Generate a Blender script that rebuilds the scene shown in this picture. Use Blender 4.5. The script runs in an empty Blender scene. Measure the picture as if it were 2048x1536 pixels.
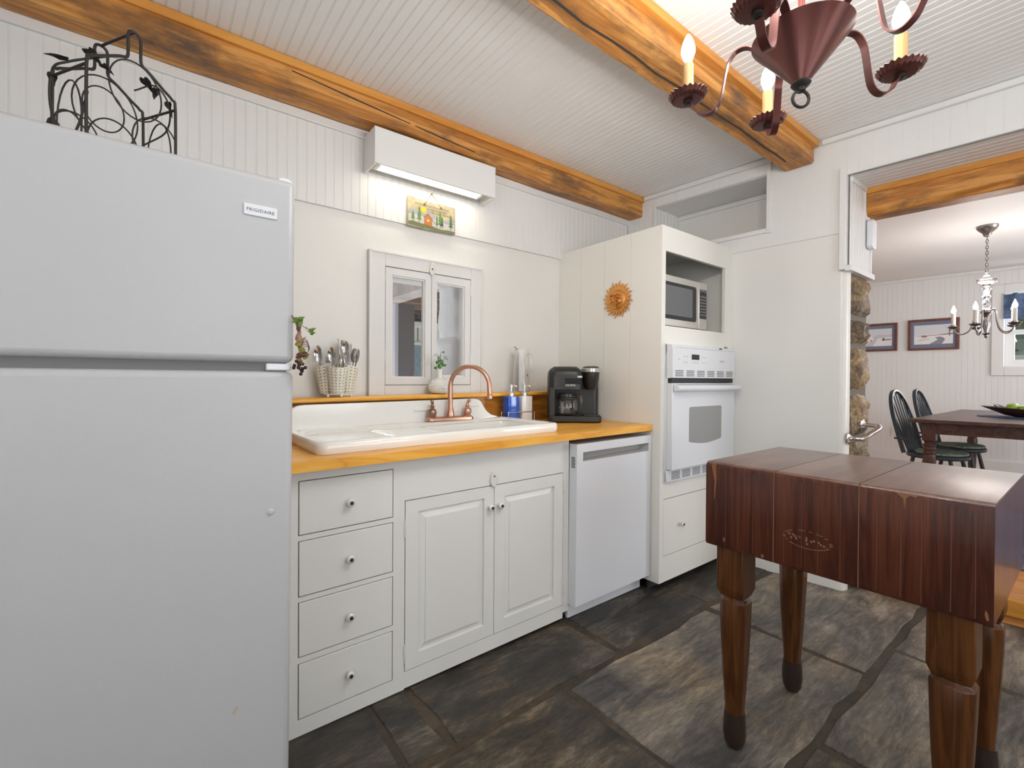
import bpy, bmesh, math, random
from math import sin, cos, pi, radians as R_
from mathutils import Vector, Matrix
random.seed(4)
SC = bpy.context.scene
COL = SC.collection

# ------------------------------------------------------------ camera
F_PX, YAW, PITCH, ROLL = 928.66, 0.9114, -0.0069, 0.006
CAM = Vector((-2.2405, -2.3288, 1.1816))
cd = bpy.data.cameras.new('camera'); cam = bpy.data.objects.new('camera', cd); COL.objects.link(cam)
fw = Vector((cos(YAW)*cos(PITCH), sin(YAW)*cos(PITCH), sin(PITCH)))
r0 = Vector((sin(YAW), -cos(YAW), 0)); u0 = r0.cross(fw)
rt = r0*cos(ROLL) + u0*sin(ROLL); up = u0*cos(ROLL) - r0*sin(ROLL)
M = Matrix((rt, up, -fw)).transposed().to_4x4(); M.translation = CAM
cam.matrix_world = M
cd.sensor_fit = 'HORIZONTAL'; cd.sensor_width = 36; cd.lens = 36*F_PX/2048
cd.shift_x = 6.4882/2048; cd.shift_y = -2.635/2048
cd.clip_start = .02; cd.clip_end = 200
SC.camera = cam

# ------------------------------------------------------------ world, daylight, exposure
SC.view_settings.view_transform = 'Standard'; SC.view_settings.look = 'None'
SC.view_settings.gamma = 1; SC.view_settings.use_curve_mapping = False
SC.view_settings.exposure = -0.04
W = bpy.data.worlds.new('world'); SC.world = W; W.use_nodes = True
wn = W.node_tree.nodes; wl = W.node_tree.links
sky = wn.new('ShaderNodeTexSky'); sky.sky_type = 'HOSEK_WILKIE'; sky.turbidity = 4; sky.sun_direction = (-.5, .2, .8)
mixw = wn.new('ShaderNodeMixRGB'); mixw.inputs[0].default_value = .75; mixw.inputs[2].default_value = (.95, .98, 1.0, 1)
wl.new(sky.outputs[0], mixw.inputs[1]); wl.new(mixw.outputs[0], wn['Background'].inputs[0])
wn['Background'].inputs[1].default_value = 2.0

def area(name, loc, target, sx, sy, watts, col=(1, 1, 1)):
    l = bpy.data.lights.new(name, 'AREA'); l.shape = 'RECTANGLE'; l.size = sx; l.size_y = sy
    l.energy = watts; l.color = col
    o = bpy.data.objects.new(name, l); COL.objects.link(o); o.location = loc
    o.rotation_euler = (Vector(target)-Vector(loc)).to_track_quat('-Z', 'Y').to_euler()
    return o
# lamps added at unseen windows behind the camera; daylight at the dining room windows
area('added_front_lamp', (-1.0, -4.42, 1.35), (-1.0, -2.5, 2.75), 2.2, 1.4, 22, (.93, .97, 1))  # added lamp behind the camera, tilted up to brighten the ceiling
area('added_left_lamp', (-3.62, -2.9, 1.35), (-1.9, -2.6, 2.6), 1.5, 1.3, 15, (.97, .985, 1))  # second added lamp, out of view, also aimed towards the ceiling
area('daylight_dining_right', (2.9, -5.02, 1.5), (2.9, 0, 1.3), 2.6, 1.5, 88, (.93, .965, 1))
area('daylight_dining_far', (6.0, -2.5, 1.78), (0, -2.35, 1.2), 1.25, 1.0, 85, (.93, .965, 1))

# ------------------------------------------------------------ mesh helpers
def XR(y): return .794 - .0826*(y+.8)             # the right wall runs slightly out of square
def wmap(p): return (p[0]+XR(p[1]), p[1], p[2])    # (offset behind wall face, y, z) -> world
def tmap(p): return (p[0], p[1], p[2]+.0105*(p[0]+1.9))   # the old counter run rises a little to the right
class MB:
    def __init__(s): s.v = []; s.f = []; s.m = []; s.cur = 0
    def add(s, vs, fs):
        o = len(s.v); s.v += [tuple(v) for v in vs]
        for f in fs: s.f.append([i+o for i in f]); s.m.append(s.cur)
        return s
    def mat(s, i): s.cur = i; return s
    def box(s, x0, x1, y0, y1, z0, z1):
        return s.add([(x, y, z) for z in (z0, z1) for y in (y0, y1) for x in (x0, x1)],
                     [(0, 2, 3, 1), (4, 5, 7, 6), (0, 1, 5, 4), (2, 6, 7, 3), (0, 4, 6, 2), (1, 3, 7, 5)])
    def map(s, fn): s.v = [fn(v) for v in s.v]; return s
    def xf(s, mt): s.v = [tuple(mt @ Vector(v)) for v in s.v]; return s
    def merge(s, o): 
        k = len(s.v); s.v += o.v; s.f += [[i+k for i in f] for f in o.f]; s.m += o.m; return s
    def lathe(s, prof, c=(0, 0, 0), n=24, axis='z', cap=True):
        vs = []; fs = []
        for (r, h) in prof:
            for k in range(n):
                a = 2*pi*k/n; p = (r*cos(a), r*sin(a), h)
                if axis == 'y': p = (p[0], p[2], p[1])
                if axis == 'x': p = (p[2], p[0], p[1])
                vs.append((p[0]+c[0], p[1]+c[1], p[2]+c[2]))
        for i in range(len(prof)-1):
            for k in range(n):
                fs.append((i*n+k, i*n+(k+1) % n, (i+1)*n+(k+1) % n, (i+1)*n+k))
        if cap:
            if prof[0][0] > 1e-6: fs.append(list(range(n))[::-1])
            if prof[-1][0] > 1e-6: fs.append([(len(prof)-1)*n+k for k in range(n)])
        return s.add(vs, fs)
    def tube(s, pts, r, n=10, closed=False, cap=True):
        pts = [Vector(p) for p in pts]; N = len(pts)
        rs = r if isinstance(r, (list, tuple)) else [r]*N
        vs = []; fs = []; pu = None
        for i, p in enumerate(pts):
            a = pts[i-1] if (i > 0 or closed) else p
            b = pts[(i+1) % N] if (i < N-1 or closed) else p
            t = (b-a).normalized() if (b-a).length > 1e-9 else Vector((0, 0, 1))
            if pu is None:
                w = Vector((0, 0, 1)) if abs(t.z) < .9 else Vector((1, 0, 0))
                pu = t.cross(w).normalized()
            else: pu = (pu - t*pu.dot(t)).normalized()
            q = t.cross(pu)
            for k in range(n):
                an = 2*pi*k/n; vs.append(p+(pu*cos(an)+q*sin(an))*rs[i])
        for i in range(N if closed else N-1):
            for k in range(n):
                j = (i+1) % N
                fs.append((i*n+k, i*n+(k+1) % n, j*n+(k+1) % n, j*n+k))
        if cap and not closed:
            fs.append(list(range(n))[::-1]); fs.append([(N-1)*n+k for k in range(n)])
        return s.add(vs, fs)
    def strap(s, pts, wdir, w, t):          # flat bar swept along pts, wide along wdir
        pts = [Vector(p) for p in pts]; wd = Vector(wdir).normalized(); vs = []; fs = []; N = len(pts)
        for i, p in enumerate(pts):
            tg = (pts[min(i+1, N-1)]-pts[max(i-1, 0)]).normalized(); nn = tg.cross(wd).normalized()
            for a, b in ((-1, -1), (1, -1), (1, 1), (-1, 1)): vs.append(p+wd*(a*w/2)+nn*(b*t/2))
        for i in range(N-1):
            for k in range(4): fs.append((i*4+k, i*4+(k+1) % 4, i*4+4+(k+1) % 4, i*4+4+k))
        fs += [(3, 2, 1, 0), tuple((N-1)*4+k for k in range(4))]
        return s.add(vs, fs)
    def prism(s, poly, h0, h1, ax='y'):     # poly in the plane across ax
        def P(a, b, h): return {'y': (a, h, b), 'z': (a, b, h), 'x': (h, a, b)}[ax]
        n = len(poly)
        vs = [P(a, b, h0) for a, b in poly]+[P(a, b, h1) for a, b in poly]
        fs = [list(range(n)), list(range(2*n-1, n-1, -1))]+[(k, k+n, (k+1) % n+n, (k+1) % n) for k in range(n)]
        return s.add(vs, fs)
    def ball(s, c, r, n=12, sq=(1, 1, 1)):
        m = max(5, n//2+1)
        pr = [(max(1e-7, sin(pi*i/(m-1))), -cos(pi*i/(m-1))) for i in range(m)]
        o = MB().lathe(pr, n=n, cap=False)
        return s.merge(o.map(lambda p: (c[0]+p[0]*r*sq[0], c[1]+p[1]*r*sq[1], c[2]+p[2]*r*sq[2])))
    def frame(s, x0, x1, z0, z1, y0, y1, w, wt=None, wb=None):      # picture-frame ring facing -y
        wt = w if wt is None else wt; wb = w if wb is None else wb
        s.box(x0, x0+w, y0, y1, z0, z1); s.box(x1-w, x1, y0, y1, z0, z1)
        s.box(x0+w, x1-w, y0, y1, z1-wt, z1); s.box(x0+w, x1-w, y0, y1, z0, z0+wb); return s

def obj(name, mb, mat, parent=None, bevel=0, smooth=False, local=False, seg=2, sub=0, ang=35):
    me = bpy.data.meshes.new(name)
    vs = mb.v
    if parent is not None and not local:
        o = parent
        L = Vector((0, 0, 0))
        while o: L += o.location; o = o.parent
        vs = [(v[0]-L[0], v[1]-L[1], v[2]-L[2]) for v in vs]
    me.from_pydata(vs, [], mb.f)
    for m in (mat if isinstance(mat, (list, tuple)) else [mat]): me.materials.append(m)
    if any(mb.m): me.polygons.foreach_set('material_index', mb.m)
    bm = bmesh.new(); bm.from_mesh(me); bmesh.ops.recalc_face_normals(bm, faces=bm.faces); bm.to_mesh(me); bm.free()
    ob = bpy.data.objects.new(name, me); COL.objects.link(ob)
    if parent is not None: ob.parent = parent
    if bevel:
        b = ob.modifiers.new('b', 'BEVEL'); b.width = bevel; b.segments = seg; b.limit_method = 'ANGLE'; b.angle_limit = R_(40)
    if sub:
        q = ob.modifiers.new('s', 'SUBSURF'); q.levels = sub; q.render_levels = sub
    if smooth or bevel or sub:
        me.polygons.foreach_set('use_smooth', [True]*len(me.polygons))
        try: me.set_sharp_from_angle(angle=R_(ang))
        except Exception: pass
    return ob
def thing(name, label, cat, loc=(0, 0, 0), rz=0, group=None):
    o = bpy.data.objects.new(name, None); COL.objects.link(o); o.empty_display_size = .05
    o.location = loc; o.rotation_euler = (0, 0, rz); return tag(o, label, cat, group)
def tag(o, label, cat, group=None):
    o['label'] = label; o['category'] = cat
    if group: o['group'] = group
    return o
def struct(name, mb, mat, **k):
    o = obj(name, mb, mat, **k)
    if k.get('parent') is None: o['kind'] = 'structure'
    return o
def dup(root, loc, rz=None, label=None, group=None):
    r = root.copy(); COL.objects.link(r); r.location = loc
    if rz is not None: r.rotation_euler = (0, 0, rz)
    if label: r['label'] = label
    if group: r['group'] = group
    for ch in list(root.children):
        c = ch.copy(); COL.objects.link(c); c.parent = r
        for g in list(ch.children):
            d = g.copy(); COL.objects.link(d); d.parent = c
    return r
def text(name, s, size, mat, parent, mtx, ext=.0004, align='CENTER', space=1.0):
    cu = bpy.data.curves.new(name, 'FONT'); cu.body = s; cu.size = size; cu.extrude = ext
    cu.align_x = align; cu.align_y = 'CENTER'; cu.space_character = space; cu.resolution_u = 3
    t = bpy.data.objects.new(name, cu); COL.objects.link(t)
    dg = bpy.context.evaluated_depsgraph_get(); dg.update()
    me = bpy.data.meshes.new_from_object(t.evaluated_get(dg)); bpy.data.objects.remove(t)
    me.name = name; me.materials.clear(); me.materials.append(mat)
    L = Vector((0, 0, 0)); o = parent
    while o: L += o.location; o = o.parent
    me.transform(Matrix.Translation(-L) @ mtx)
    ob = bpy.data.objects.new(name, me); COL.objects.link(ob); ob.parent = parent
    return ob
FACE_Y = Matrix(((1, 0, 0, 0), (0, 0, -1, 0), (0, 1, 0, 0), (0, 0, 0, 1)))      # text lying on a plane facing -y
def face_y(x, y, z): return Matrix.Translation((x, y, z)) @ FACE_Y
def beads(u0, u1, v0, v1, P, pitch=.042, gw=.008, d=.0016):
    mb = MB(); prof = []; u = u0
    while u < u1:
        for a, h in ((0, 0), (pitch-gw, 0), (pitch-gw*.8, -d), (pitch-gw*.62, -d*.9), (pitch-gw*.5, -d*.1), (pitch-gw*.3, -d*.1), (pitch-gw*.15, -d)):
            if u+a <= u1: prof.append((u+a, h))
        u += pitch
    prof.append((u1, 0))
    vs = []; fs = []
    for (a, h) in prof: vs += [P(a, v0, h), P(a, v1, h)]
    for i in range(len(prof)-1): fs.append((2*i, 2*i+1, 2*i+3, 2*i+2))
    return mb.add(vs, fs)
def arc(c, r, a0, a1, n, f):
    return [f(c, r, a0+(a1-a0)*i/n) for i in range(n+1)]
def smoothpath(pts, n=6):                # Catmull-Rom through the points
    P = [Vector(p) for p in pts]; P = [P[0]*2-P[1]]+P+[P[-1]*2-P[-2]]; out = []
    for i in range(1, len(P)-2):
        for k in range(n):
            t = k/n; a, b, c, d = P[i-1:i+3]
            out.append(.5*((2*b)+(c-a)*t+(2*a-5*b+4*c-d)*t*t+(3*b-a-3*c+d)*t**3))
    return out+[P[-2]]

# ------------------------------------------------------------ materials
def mat(name, col, rough=.5, metal=0, bump=0, bscale=60, spec=None, trans=0, emit=None, estr=0, alpha=None, coat=0, ior=None, var=0, vscale=8):
    m = bpy.data.materials.new(name); m.use_nodes = True; n = m.node_tree.nodes; l = m.node_tree.links
    b = n['Principled BSDF']; b.inputs['Base Color'].default_value = (*col, 1)
    b.inputs['Roughness'].default_value = rough; b.inputs['Metallic'].default_value = metal
    if spec is not None: b.inputs['Specular IOR Level'].default_value = spec
    if trans: b.inputs['Transmission Weight'].default_value = trans
    if coat: b.inputs['Coat Weight'].default_value = coat; b.inputs['Coat Roughness'].default_value = .08
    if ior: b.inputs['IOR'].default_value = ior
    if emit: b.inputs['Emission Color'].default_value = (*emit, 1); b.inputs['Emission Strength'].default_value = estr
    if bump or var:
        tc = n.new('ShaderNodeTexCoord'); ns = n.new('ShaderNodeTexNoise'); ns.inputs['Scale'].default_value = bscale; ns.inputs['Detail'].default_value = 4
        l.new(tc.outputs['Object'], ns.inputs['Vector'])
        if bump:
            bp = n.new('ShaderNodeBump'); bp.inputs['Strength'].default_value = bump; bp.inputs['Distance'].default_value = .004
            l.new(ns.outputs['Fac'], bp.inputs['Height']); l.new(bp.outputs[0], b.inputs['Normal'])
        if var:
            n2 = n.new('ShaderNodeTexNoise'); n2.inputs['Scale'].default_value = vscale; n2.inputs['Detail'].default_value = 6
            l.new(tc.outputs['Object'], n2.inputs['Vector'])
            mr = n.new('ShaderNodeMapRange'); mr.inputs[1].default_value = .3; mr.inputs[2].default_value = .7
            mr.inputs[3].default_value = 1-var; mr.inputs[4].default_value = 1+var*.4
            l.new(n2.outputs['Fac'], mr.inputs[0])
            mx = n.new('ShaderNodeMixRGB'); mx.blend_type = 'MULTIPLY'; mx.inputs[0].default_value = 1; mx.inputs[1].default_value = (*col, 1)
            l.new(mr.outputs[0], mx.inputs[2]); l.new(mx.outputs[0], b.inputs['Base Color'])
    return m
def ramp(n, stops):
    r = n.new('ShaderNodeValToRGB'); e = r.color_ramp.elements
    while len(e) > 1: e.remove(e[-1])
    e[0].position = stops[0][0]; e[0].color = (*stops[0][1], 1)
    for p, c in stops[1:]:
        q = e.new(p); q.color = (*c, 1)
    return r
def wood(name, stops, axis='x', scale=1, rough=.4, stretch=14, patches=None, coat=0, bump=.15, fine=.35):
    m = bpy.data.materials.new(name); m.use_nodes = True; n = m.node_tree.nodes; l = m.node_tree.links; b = n['Principled BSDF']; b.inputs['Specular IOR Level'].default_value = .3
    tc = n.new('ShaderNodeTexCoord'); mp = n.new('ShaderNodeMapping'); l.new(tc.outputs['Object'], mp.inputs['Vector'])
    sc = [stretch*scale]*3; sc['xyz'.index(axis)] = 1.1*scale; mp.inputs['Scale'].default_value = sc
    n1 = n.new('ShaderNodeTexNoise'); n1.inputs['Scale'].default_value = 1.6; n1.inputs['Detail'].default_value = 5; n1.inputs['Distortion'].default_value = .9
    l.new(mp.outputs[0], n1.inputs['Vector'])
    sub = n.new('ShaderNodeMath'); sub.operation = 'MULTIPLY'; sub.inputs[1].default_value = 2.6
    fr = n.new('ShaderNodeMath'); fr.operation = 'PINGPONG'; fr.inputs[1].default_value = .5
    l.new(n1.outputs['Fac'], sub.inputs[0]); l.new(sub.outputs[0], fr.inputs[0])
    n2 = n.new('ShaderNodeTexNoise'); n2.inputs['Scale'].default_value = 9; n2.inputs['Detail'].default_value = 6; l.new(mp.outputs[0], n2.inputs['Vector'])
    ad = n.new('ShaderNodeMath'); ad.operation = 'MULTIPLY_ADD'; ad.inputs[1].default_value = 1.3; l.new(fr.outputs[0], ad.inputs[0])
    s2 = n.new('ShaderNodeMath'); s2.operation = 'MULTIPLY_ADD'; s2.inputs[1].default_value = fine; s2.inputs[2].default_value = -.15; l.new(n2.outputs['Fac'], s2.inputs[0])
    l.new(s2.outputs[0], ad.inputs[2])
    rp = ramp(n, stops); l.new(ad.outputs[0], rp.inputs[0]); out = rp.outputs[0]
    if patches:
        n3 = n.new('ShaderNodeTexNoise'); n3.inputs['Scale'].default_value = patches[1]; n3.inputs['Detail'].default_value = 8; n3.inputs['Roughness'].default_value = .68
        mp3 = n.new('ShaderNodeMapping'); s3 = [2.2]*3; s3['xyz'.index(axis)] = .8; mp3.inputs['Scale'].default_value = s3
        l.new(tc.outputs['Object'], mp3.inputs['Vector']); l.new(mp3.outputs[0], n3.inputs['Vector'])
        r3 = ramp(n, [(patches[2], (0, 0, 0)), (patches[3], (1, 1, 1))]); l.new(n3.outputs['Fac'], r3.inputs[0])
        mx = n.new('ShaderNodeMixRGB'); mx.inputs[2].default_value = (*patches[0], 1)
        l.new(r3.outputs[0], mx.inputs[0]); l.new(out, mx.inputs[1]); out = mx.outputs[0]
    l.new(out, b.inputs['Base Color']); b.inputs['Roughness'].default_value = rough
    if coat: b.inputs['Coat Weight'].default_value = coat; b.inputs['Coat Roughness'].default_value = .15
    bp = n.new('ShaderNodeBump'); bp.inputs['Strength'].default_value = bump; bp.inputs['Distance'].default_value = .003
    l.new(n2.outputs['Fac'], bp.inputs['Height']); l.new(bp.outputs[0], b.inputs['Normal'])
    return m
def stone(name, cols, scale=3.5, rough=.55, bump=.6, ang=.5, stretch=3.2, tint=None, lo=.34, hi=.66):
    m = bpy.data.materials.new(name); m.use_nodes = True; n = m.node_tree.nodes; l = m.node_tree.links; b = n['Principled BSDF']
    tc = n.new('ShaderNodeTexCoord'); mp = n.new('ShaderNodeMapping'); mp.inputs['Rotation'].default_value = (0, 0, ang); mp.inputs['Scale'].default_value = (1, stretch, 1)
    l.new(tc.outputs['Object'], mp.inputs['Vector'])
    def noise(sc, det, ro, dist, vec):
        q = n.new('ShaderNodeTexNoise'); q.inputs['Scale'].default_value = sc; q.inputs['Detail'].default_value = det; q.inputs['Roughness'].default_value = ro; q.inputs['Distortion'].default_value = dist
        l.new(vec, q.inputs['Vector']); return q.outputs['Fac']
    big = noise(scale, 12, .70, .6, mp.outputs[0]); fin = noise(scale*9, 6, .75, .15, mp.outputs[0]); blot = noise(2.1, 5, .6, .6, tc.outputs['Object'])
    mps = n.new('ShaderNodeMapping'); mps.inputs['Rotation'].default_value = (0, 0, ang+.12); mps.inputs['Scale'].default_value = (1, stretch*3.2, 1); l.new(tc.outputs['Object'], mps.inputs['Vector'])
    strk = noise(scale*2.4, 7, .72, .5, mps.outputs[0])
    cmb = n.new('ShaderNodeMath'); cmb.operation = 'ADD'; l.new(fin, cmb.inputs[0]); l.new(strk, cmb.inputs[1])
    a1 = n.new('ShaderNodeMath'); a1.operation = 'MULTIPLY_ADD'; a1.inputs[1].default_value = .42; l.new(cmb.outputs[0], a1.inputs[0])
    a0 = n.new('ShaderNodeMath'); a0.operation = 'SUBTRACT'; a0.inputs[1].default_value = .42; l.new(big, a0.inputs[0]); l.new(a0.outputs[0], a1.inputs[2])
    mr = n.new('ShaderNodeMapRange'); mr.inputs[1].default_value = lo; mr.inputs[2].default_value = hi; l.new(a1.outputs[0], mr.inputs[0])
    rp = ramp(n, cols); l.new(mr.outputs[0], rp.inputs[0])
    r2 = ramp(n, [(.36, (.60, .61, .66)), (.5, (1, 1, 1)), (.66, tint or (1.18, 1.05, .82))]); l.new(blot, r2.inputs[0])
    mx = n.new('ShaderNodeMixRGB'); mx.blend_type = 'MULTIPLY'; mx.inputs[0].default_value = .9
    l.new(rp.outputs[0], mx.inputs[1]); l.new(r2.outputs[0], mx.inputs[2]); l.new(mx.outputs[0], b.inputs['Base Color'])
    b.inputs['Roughness'].default_value = rough
    bp = n.new('ShaderNodeBump'); bp.inputs['Strength'].default_value = bump; bp.inputs['Distance'].default_value = .014
    l.new(a1.outputs[0], bp.inputs['Height']); l.new(bp.outputs[0], b.inputs['Normal'])
    return m
white = mat('white_paint', (.80, .795, .785), .42)
beadw = mat('white_beadboard_paint', (.80, .795, .785), .4)
ceilw = mat('white_ceiling_paint', (.89, .885, .875), .5)
plaster = mat('cream_plaster', (.795, .785, .755), .55, bump=.25, bscale=28)
cab = mat('cabinet_paint', (.775, .765, .735), .38)
cabo = mat('oven_cabinet_paint', (.82, .805, .755), .4)
casing = mat('grey_white_casing', (.72, .715, .71), .4)
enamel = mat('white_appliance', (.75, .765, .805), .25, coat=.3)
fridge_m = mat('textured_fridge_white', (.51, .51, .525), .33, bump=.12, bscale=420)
porcelain = mat('white_porcelain', (.84, .835, .80), .12, coat=.6)
gap = mat('dark_gap', (.03, .03, .03), .7)
gasket = mat('grey_gasket', (.16, .16, .16), .6)
black = mat('black_plastic', (.022, .021, .02), .35)
blackg = mat('black_gloss', (.012, .012, .013), .12)
steel = mat('stainless_steel', (.62, .59, .55), .32, 1)
chrome = mat('chrome', (.72, .72, .73), .12, 1)
cutlery = mat('polished_steel', (.60, .585, .57), .16, 1)
silver = mat('brushed_silver', (.62, .62, .62), .35, 1)
copper = mat('antique_copper', (.62, .36, .26), .3, 1)
copperd = mat('dark_copper', (.20, .13, .10), .4, 1)
goldm = mat('copper_leaf', (.74, .36, .11), .48, 1, bump=.4, bscale=60)
iron = mat('dark_wrought_iron', (.035, .032, .03), .5, .4)
rust = mat('oxblood_metal', (.125, .042, .036), .35, .55)
pewter = mat('pewter', (.30, .29, .28), .3, 1)
glass = mat('clear_glass', (1, 1, 1), .02, trans=1, ior=1.45)
thin = bpy.data.materials.new('window_glass'); thin.use_nodes = True
_n = thin.node_tree.nodes; _l = thin.node_tree.links; _n.remove(_n['Principled BSDF'])
_t = _n.new('ShaderNodeBsdfTransparent'); _g = _n.new('ShaderNodeBsdfGlossy'); _g.inputs['Roughness'].default_value = .02; _x = _n.new('ShaderNodeMixShader'); _x.inputs[0].default_value = .05
_l.new(_t.outputs[0], _x.inputs[1]); _l.new(_g.outputs[0], _x.inputs[2]); _l.new(_x.outputs[0], _n['Material Output'].inputs[0])
pine = wood('golden_pine', [(.1, (.92, .50, .09)), (.5, (.86, .41, .055)), (.85, (.66, .26, .03))], 'x', .9, .35, 10, coat=.12, bump=.05)
rustic = wood('rustic_beam_wood', [(.1, (.70, .34, .095)), (.45, (.54, .235, .058)), (.75, (.36, .14, .035)), (1, (.15, .068, .027))], 'x', .8, .45, 16, patches=((.125, .078, .050), 3.2, .47, .66), bump=.5)
rusticy = wood('rustic_header_wood', [(.1, (.68, .32, .085)), (.45, (.54, .22, .05)), (.75, (.36, .135, .03)), (1, (.14, .06, .024))], 'y', .8, .4, 16, patches=((.11, .058, .034), 3.4, .47, .64), bump=.3)
lip = wood('beam_edge_pine', [(.1, (.74, .35, .08)), (.6, (.64, .27, .055)), (1, (.46, .17, .035))], 'x', .8, .42, 12, bump=.15)
lipy = wood('header_edge_pine', [(.1, (.72, .33, .075)), (.6, (.62, .26, .055)), (1, (.45, .17, .033))], 'y', .8, .42, 12, bump=.15)
blockside = wood('block_side_wood', [(.05, (.125, .036, .018)), (.45, (.085, .024, .014)), (.8, (.045, .015, .011)), (1, (.02, .010, .009))], 'z', 1.2, .32, 20, patches=((.035, .016, .016), 4, .5, .75), bump=.25, coat=.5)
blocktop = wood('block_top_wood', [(.05, (.19, .105, .075)), (.5, (.135, .070, .050)), (1, (.075, .04, .032))], 'x', 1.2, .33, 8, patches=((.10, .05, .04), 5, .5, .72), bump=.3, coat=.6)
blocktop.node_tree.nodes['Principled BSDF'].inputs['Coat Roughness'].default_value = .30
legw = wood('block_leg_wood', [(.05, (.13, .048, .013)), (.5, (.078, .027, .008)), (1, (.034, .012, .005))], 'z', 1.2, .3, 18, bump=.1)
tablew = wood('dining_table_wood', [(.05, (.12, .055, .04)), (.5, (.085, .036, .028)), (1, (.05, .022, .018))], 'x', 1, .3, 12, bump=.05)
oak = wood('orange_floor_wood', [(.05, (.62, .28, .09)), (.5, (.52, .21, .06)), (1, (.36, .13, .03))], 'y', 1, .35, 10, bump=.08)
slate = stone('dark_flagstone', [(0, (.014, .013, .012)), (.45, (.042, .035, .028)), (.75, (.082, .066, .048)), (1, (.16, .135, .105))], 3.0, .42, .9, 2.2, 2.4)  # stone colour darkened for the dimmer left of the floor
slate2 = stone('brown_flagstone', [(0, (.016, .013, .010)), (.45, (.052, .040, .028)), (.75, (.105, .082, .054)), (1, (.19, .155, .11))], 3.4, .45, .9, 1.9, 2.2)
slate3 = stone('sidelit_flagstone', [(0, (.050, .046, .044)), (.35, (.125, .108, .092)), (.65, (.225, .19, .15)), (1, (.40, .34, .27))], 2.2, .38, .9, .62, 3.0, lo=.34, hi=.68)  # lighter stone: dining-side light put into the colour of the right slabs
mortar = stone('brown_mortar', [(0, (.030, .023, .016)), (1, (.085, .064, .042))], 7, .7, .4, 0, 1)
fieldst = stone('brown_fieldstone', [(0, (.055, .032, .015)), (.4, (.19, .12, .06)), (.7, (.36, .25, .13)), (1, (.58, .45, .29))], 7, .55, 1.4, .3, 1.4)
fieldmort = mat('grey_mortar', (.16, .13, .10), .8, bump=.5, bscale=50)

# ------------------------------------------------------------ shell: floor, walls, ceilings
ZC = 2.568
fl = MB().box(-3.5, 1.12, -4.35, .0, -.06, -.004)
def slab(mb, x0, x1, y0, y1, k):
    rnd = random.Random(k); pts = []
    def edge(a, b, n):
        for i in range(n):
            t = i/n; p = Vector(a).lerp(Vector(b), t)
            pts.append((p.x+rnd.uniform(-.011, .011), p.y+rnd.uniform(-.011, .011)))
    n = lambda L: max(2, int(L/.14))
    edge((x0, y0), (x1, y0), n(x1-x0)); edge((x1, y0), (x1, y1), n(y1-y0)); edge((x1, y1), (x0, y1), n(x1-x0)); edge((x0, y1), (x0, y0), n(y1-y0))
    return mb.prism(pts, -.03, 0, 'z')
rows = [(-1.035, -.01, [-3.4, -2.5, -1.62, -1.46, -.62, .10, .9]), (-1.735, -1.075, [-3.4, -2.6, -1.75, -.98, .05, 1.1]),
        (-2.57, -1.768, [-3.4, -2.3, -1.35, -.52, .35, 1.1]), (-3.4, -2.61, [-3.4, -2.5, -1.7, -.6, .3, 1.1]), (-4.3, -3.46, [-3.4, -2.4, -1.3, -.4, .4, 1.1])]
k = 0
fl.mat(0)
for y0, y1, xs in rows:
    for a, b in zip(xs, xs[1:]):
        k += 1
        fl.mat(1+(0 if y0 > -1.1 else (2 if a > -1.2 else 1)) if not (y0 > -1.1 and a > -.1) else 1)
        slab(fl, a+.016, b-.016, y0, y1, k)
struct('floor', fl, [mortar, slate, slate2, slate3], bevel=.004)

# sink wall: plaster below, beadboard above, window hole x -1.265..-.741, z 1.15..1.766
SX0, SX1, SZ0, SZ1 = -1.267, -.739, 1.148, 1.768
wb = MB().box(-3.5, SX0, 0, .34, -.06, 2.0).box(SX1, 1.0, 0, .34, -.06, 2.0).box(SX0, SX1, 0, .34, -.06, SZ0).box(SX0, SX1, 0, .34, SZ1, 2.0).box(-3.5, 1.0, .0, .34, 2.0, 2.62)
w = struct('wall_back', wb, plaster)
struct('beadboard', beads(-3.5, 1.0, 2.012, 2.45, lambda a, v, h: (a, -.014-h, v)).box(-3.5, 1.0, -.012, -.001, 2.012, 2.016), beadw, parent=w)
struct('trim_1', MB().box(-3.5, .78, -.03, -.001, 2.388, 2.432).box(-3.5, .78, -.022, -.001, 2.432, 2.57), white, bevel=.004)

# right wall with niche, doorway, stone jamb end
YJ = -1.43
wr = MB()
wr.box(0, .36, YJ+.03, .3, -.06, 2.13).box(0, .36, -.245, .3, 2.13, 2.47).box(0, .36, YJ, -1.022, 2.13, 2.47).box(0, .36, YJ, .3, 2.47, 2.62)
wr.box(.30, .36, -1.022, -.245, 2.13, 2.47).box(0, .28, -4.4, YJ, 2.335, 2.62).box(0, .36, -4.4, -3.3, -.06, 2.62)
wr.box(0, .36, YJ, YJ+.03, 1.80, 2.13)
w = struct('wall_right', wr.map(wmap), plaster)
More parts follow.
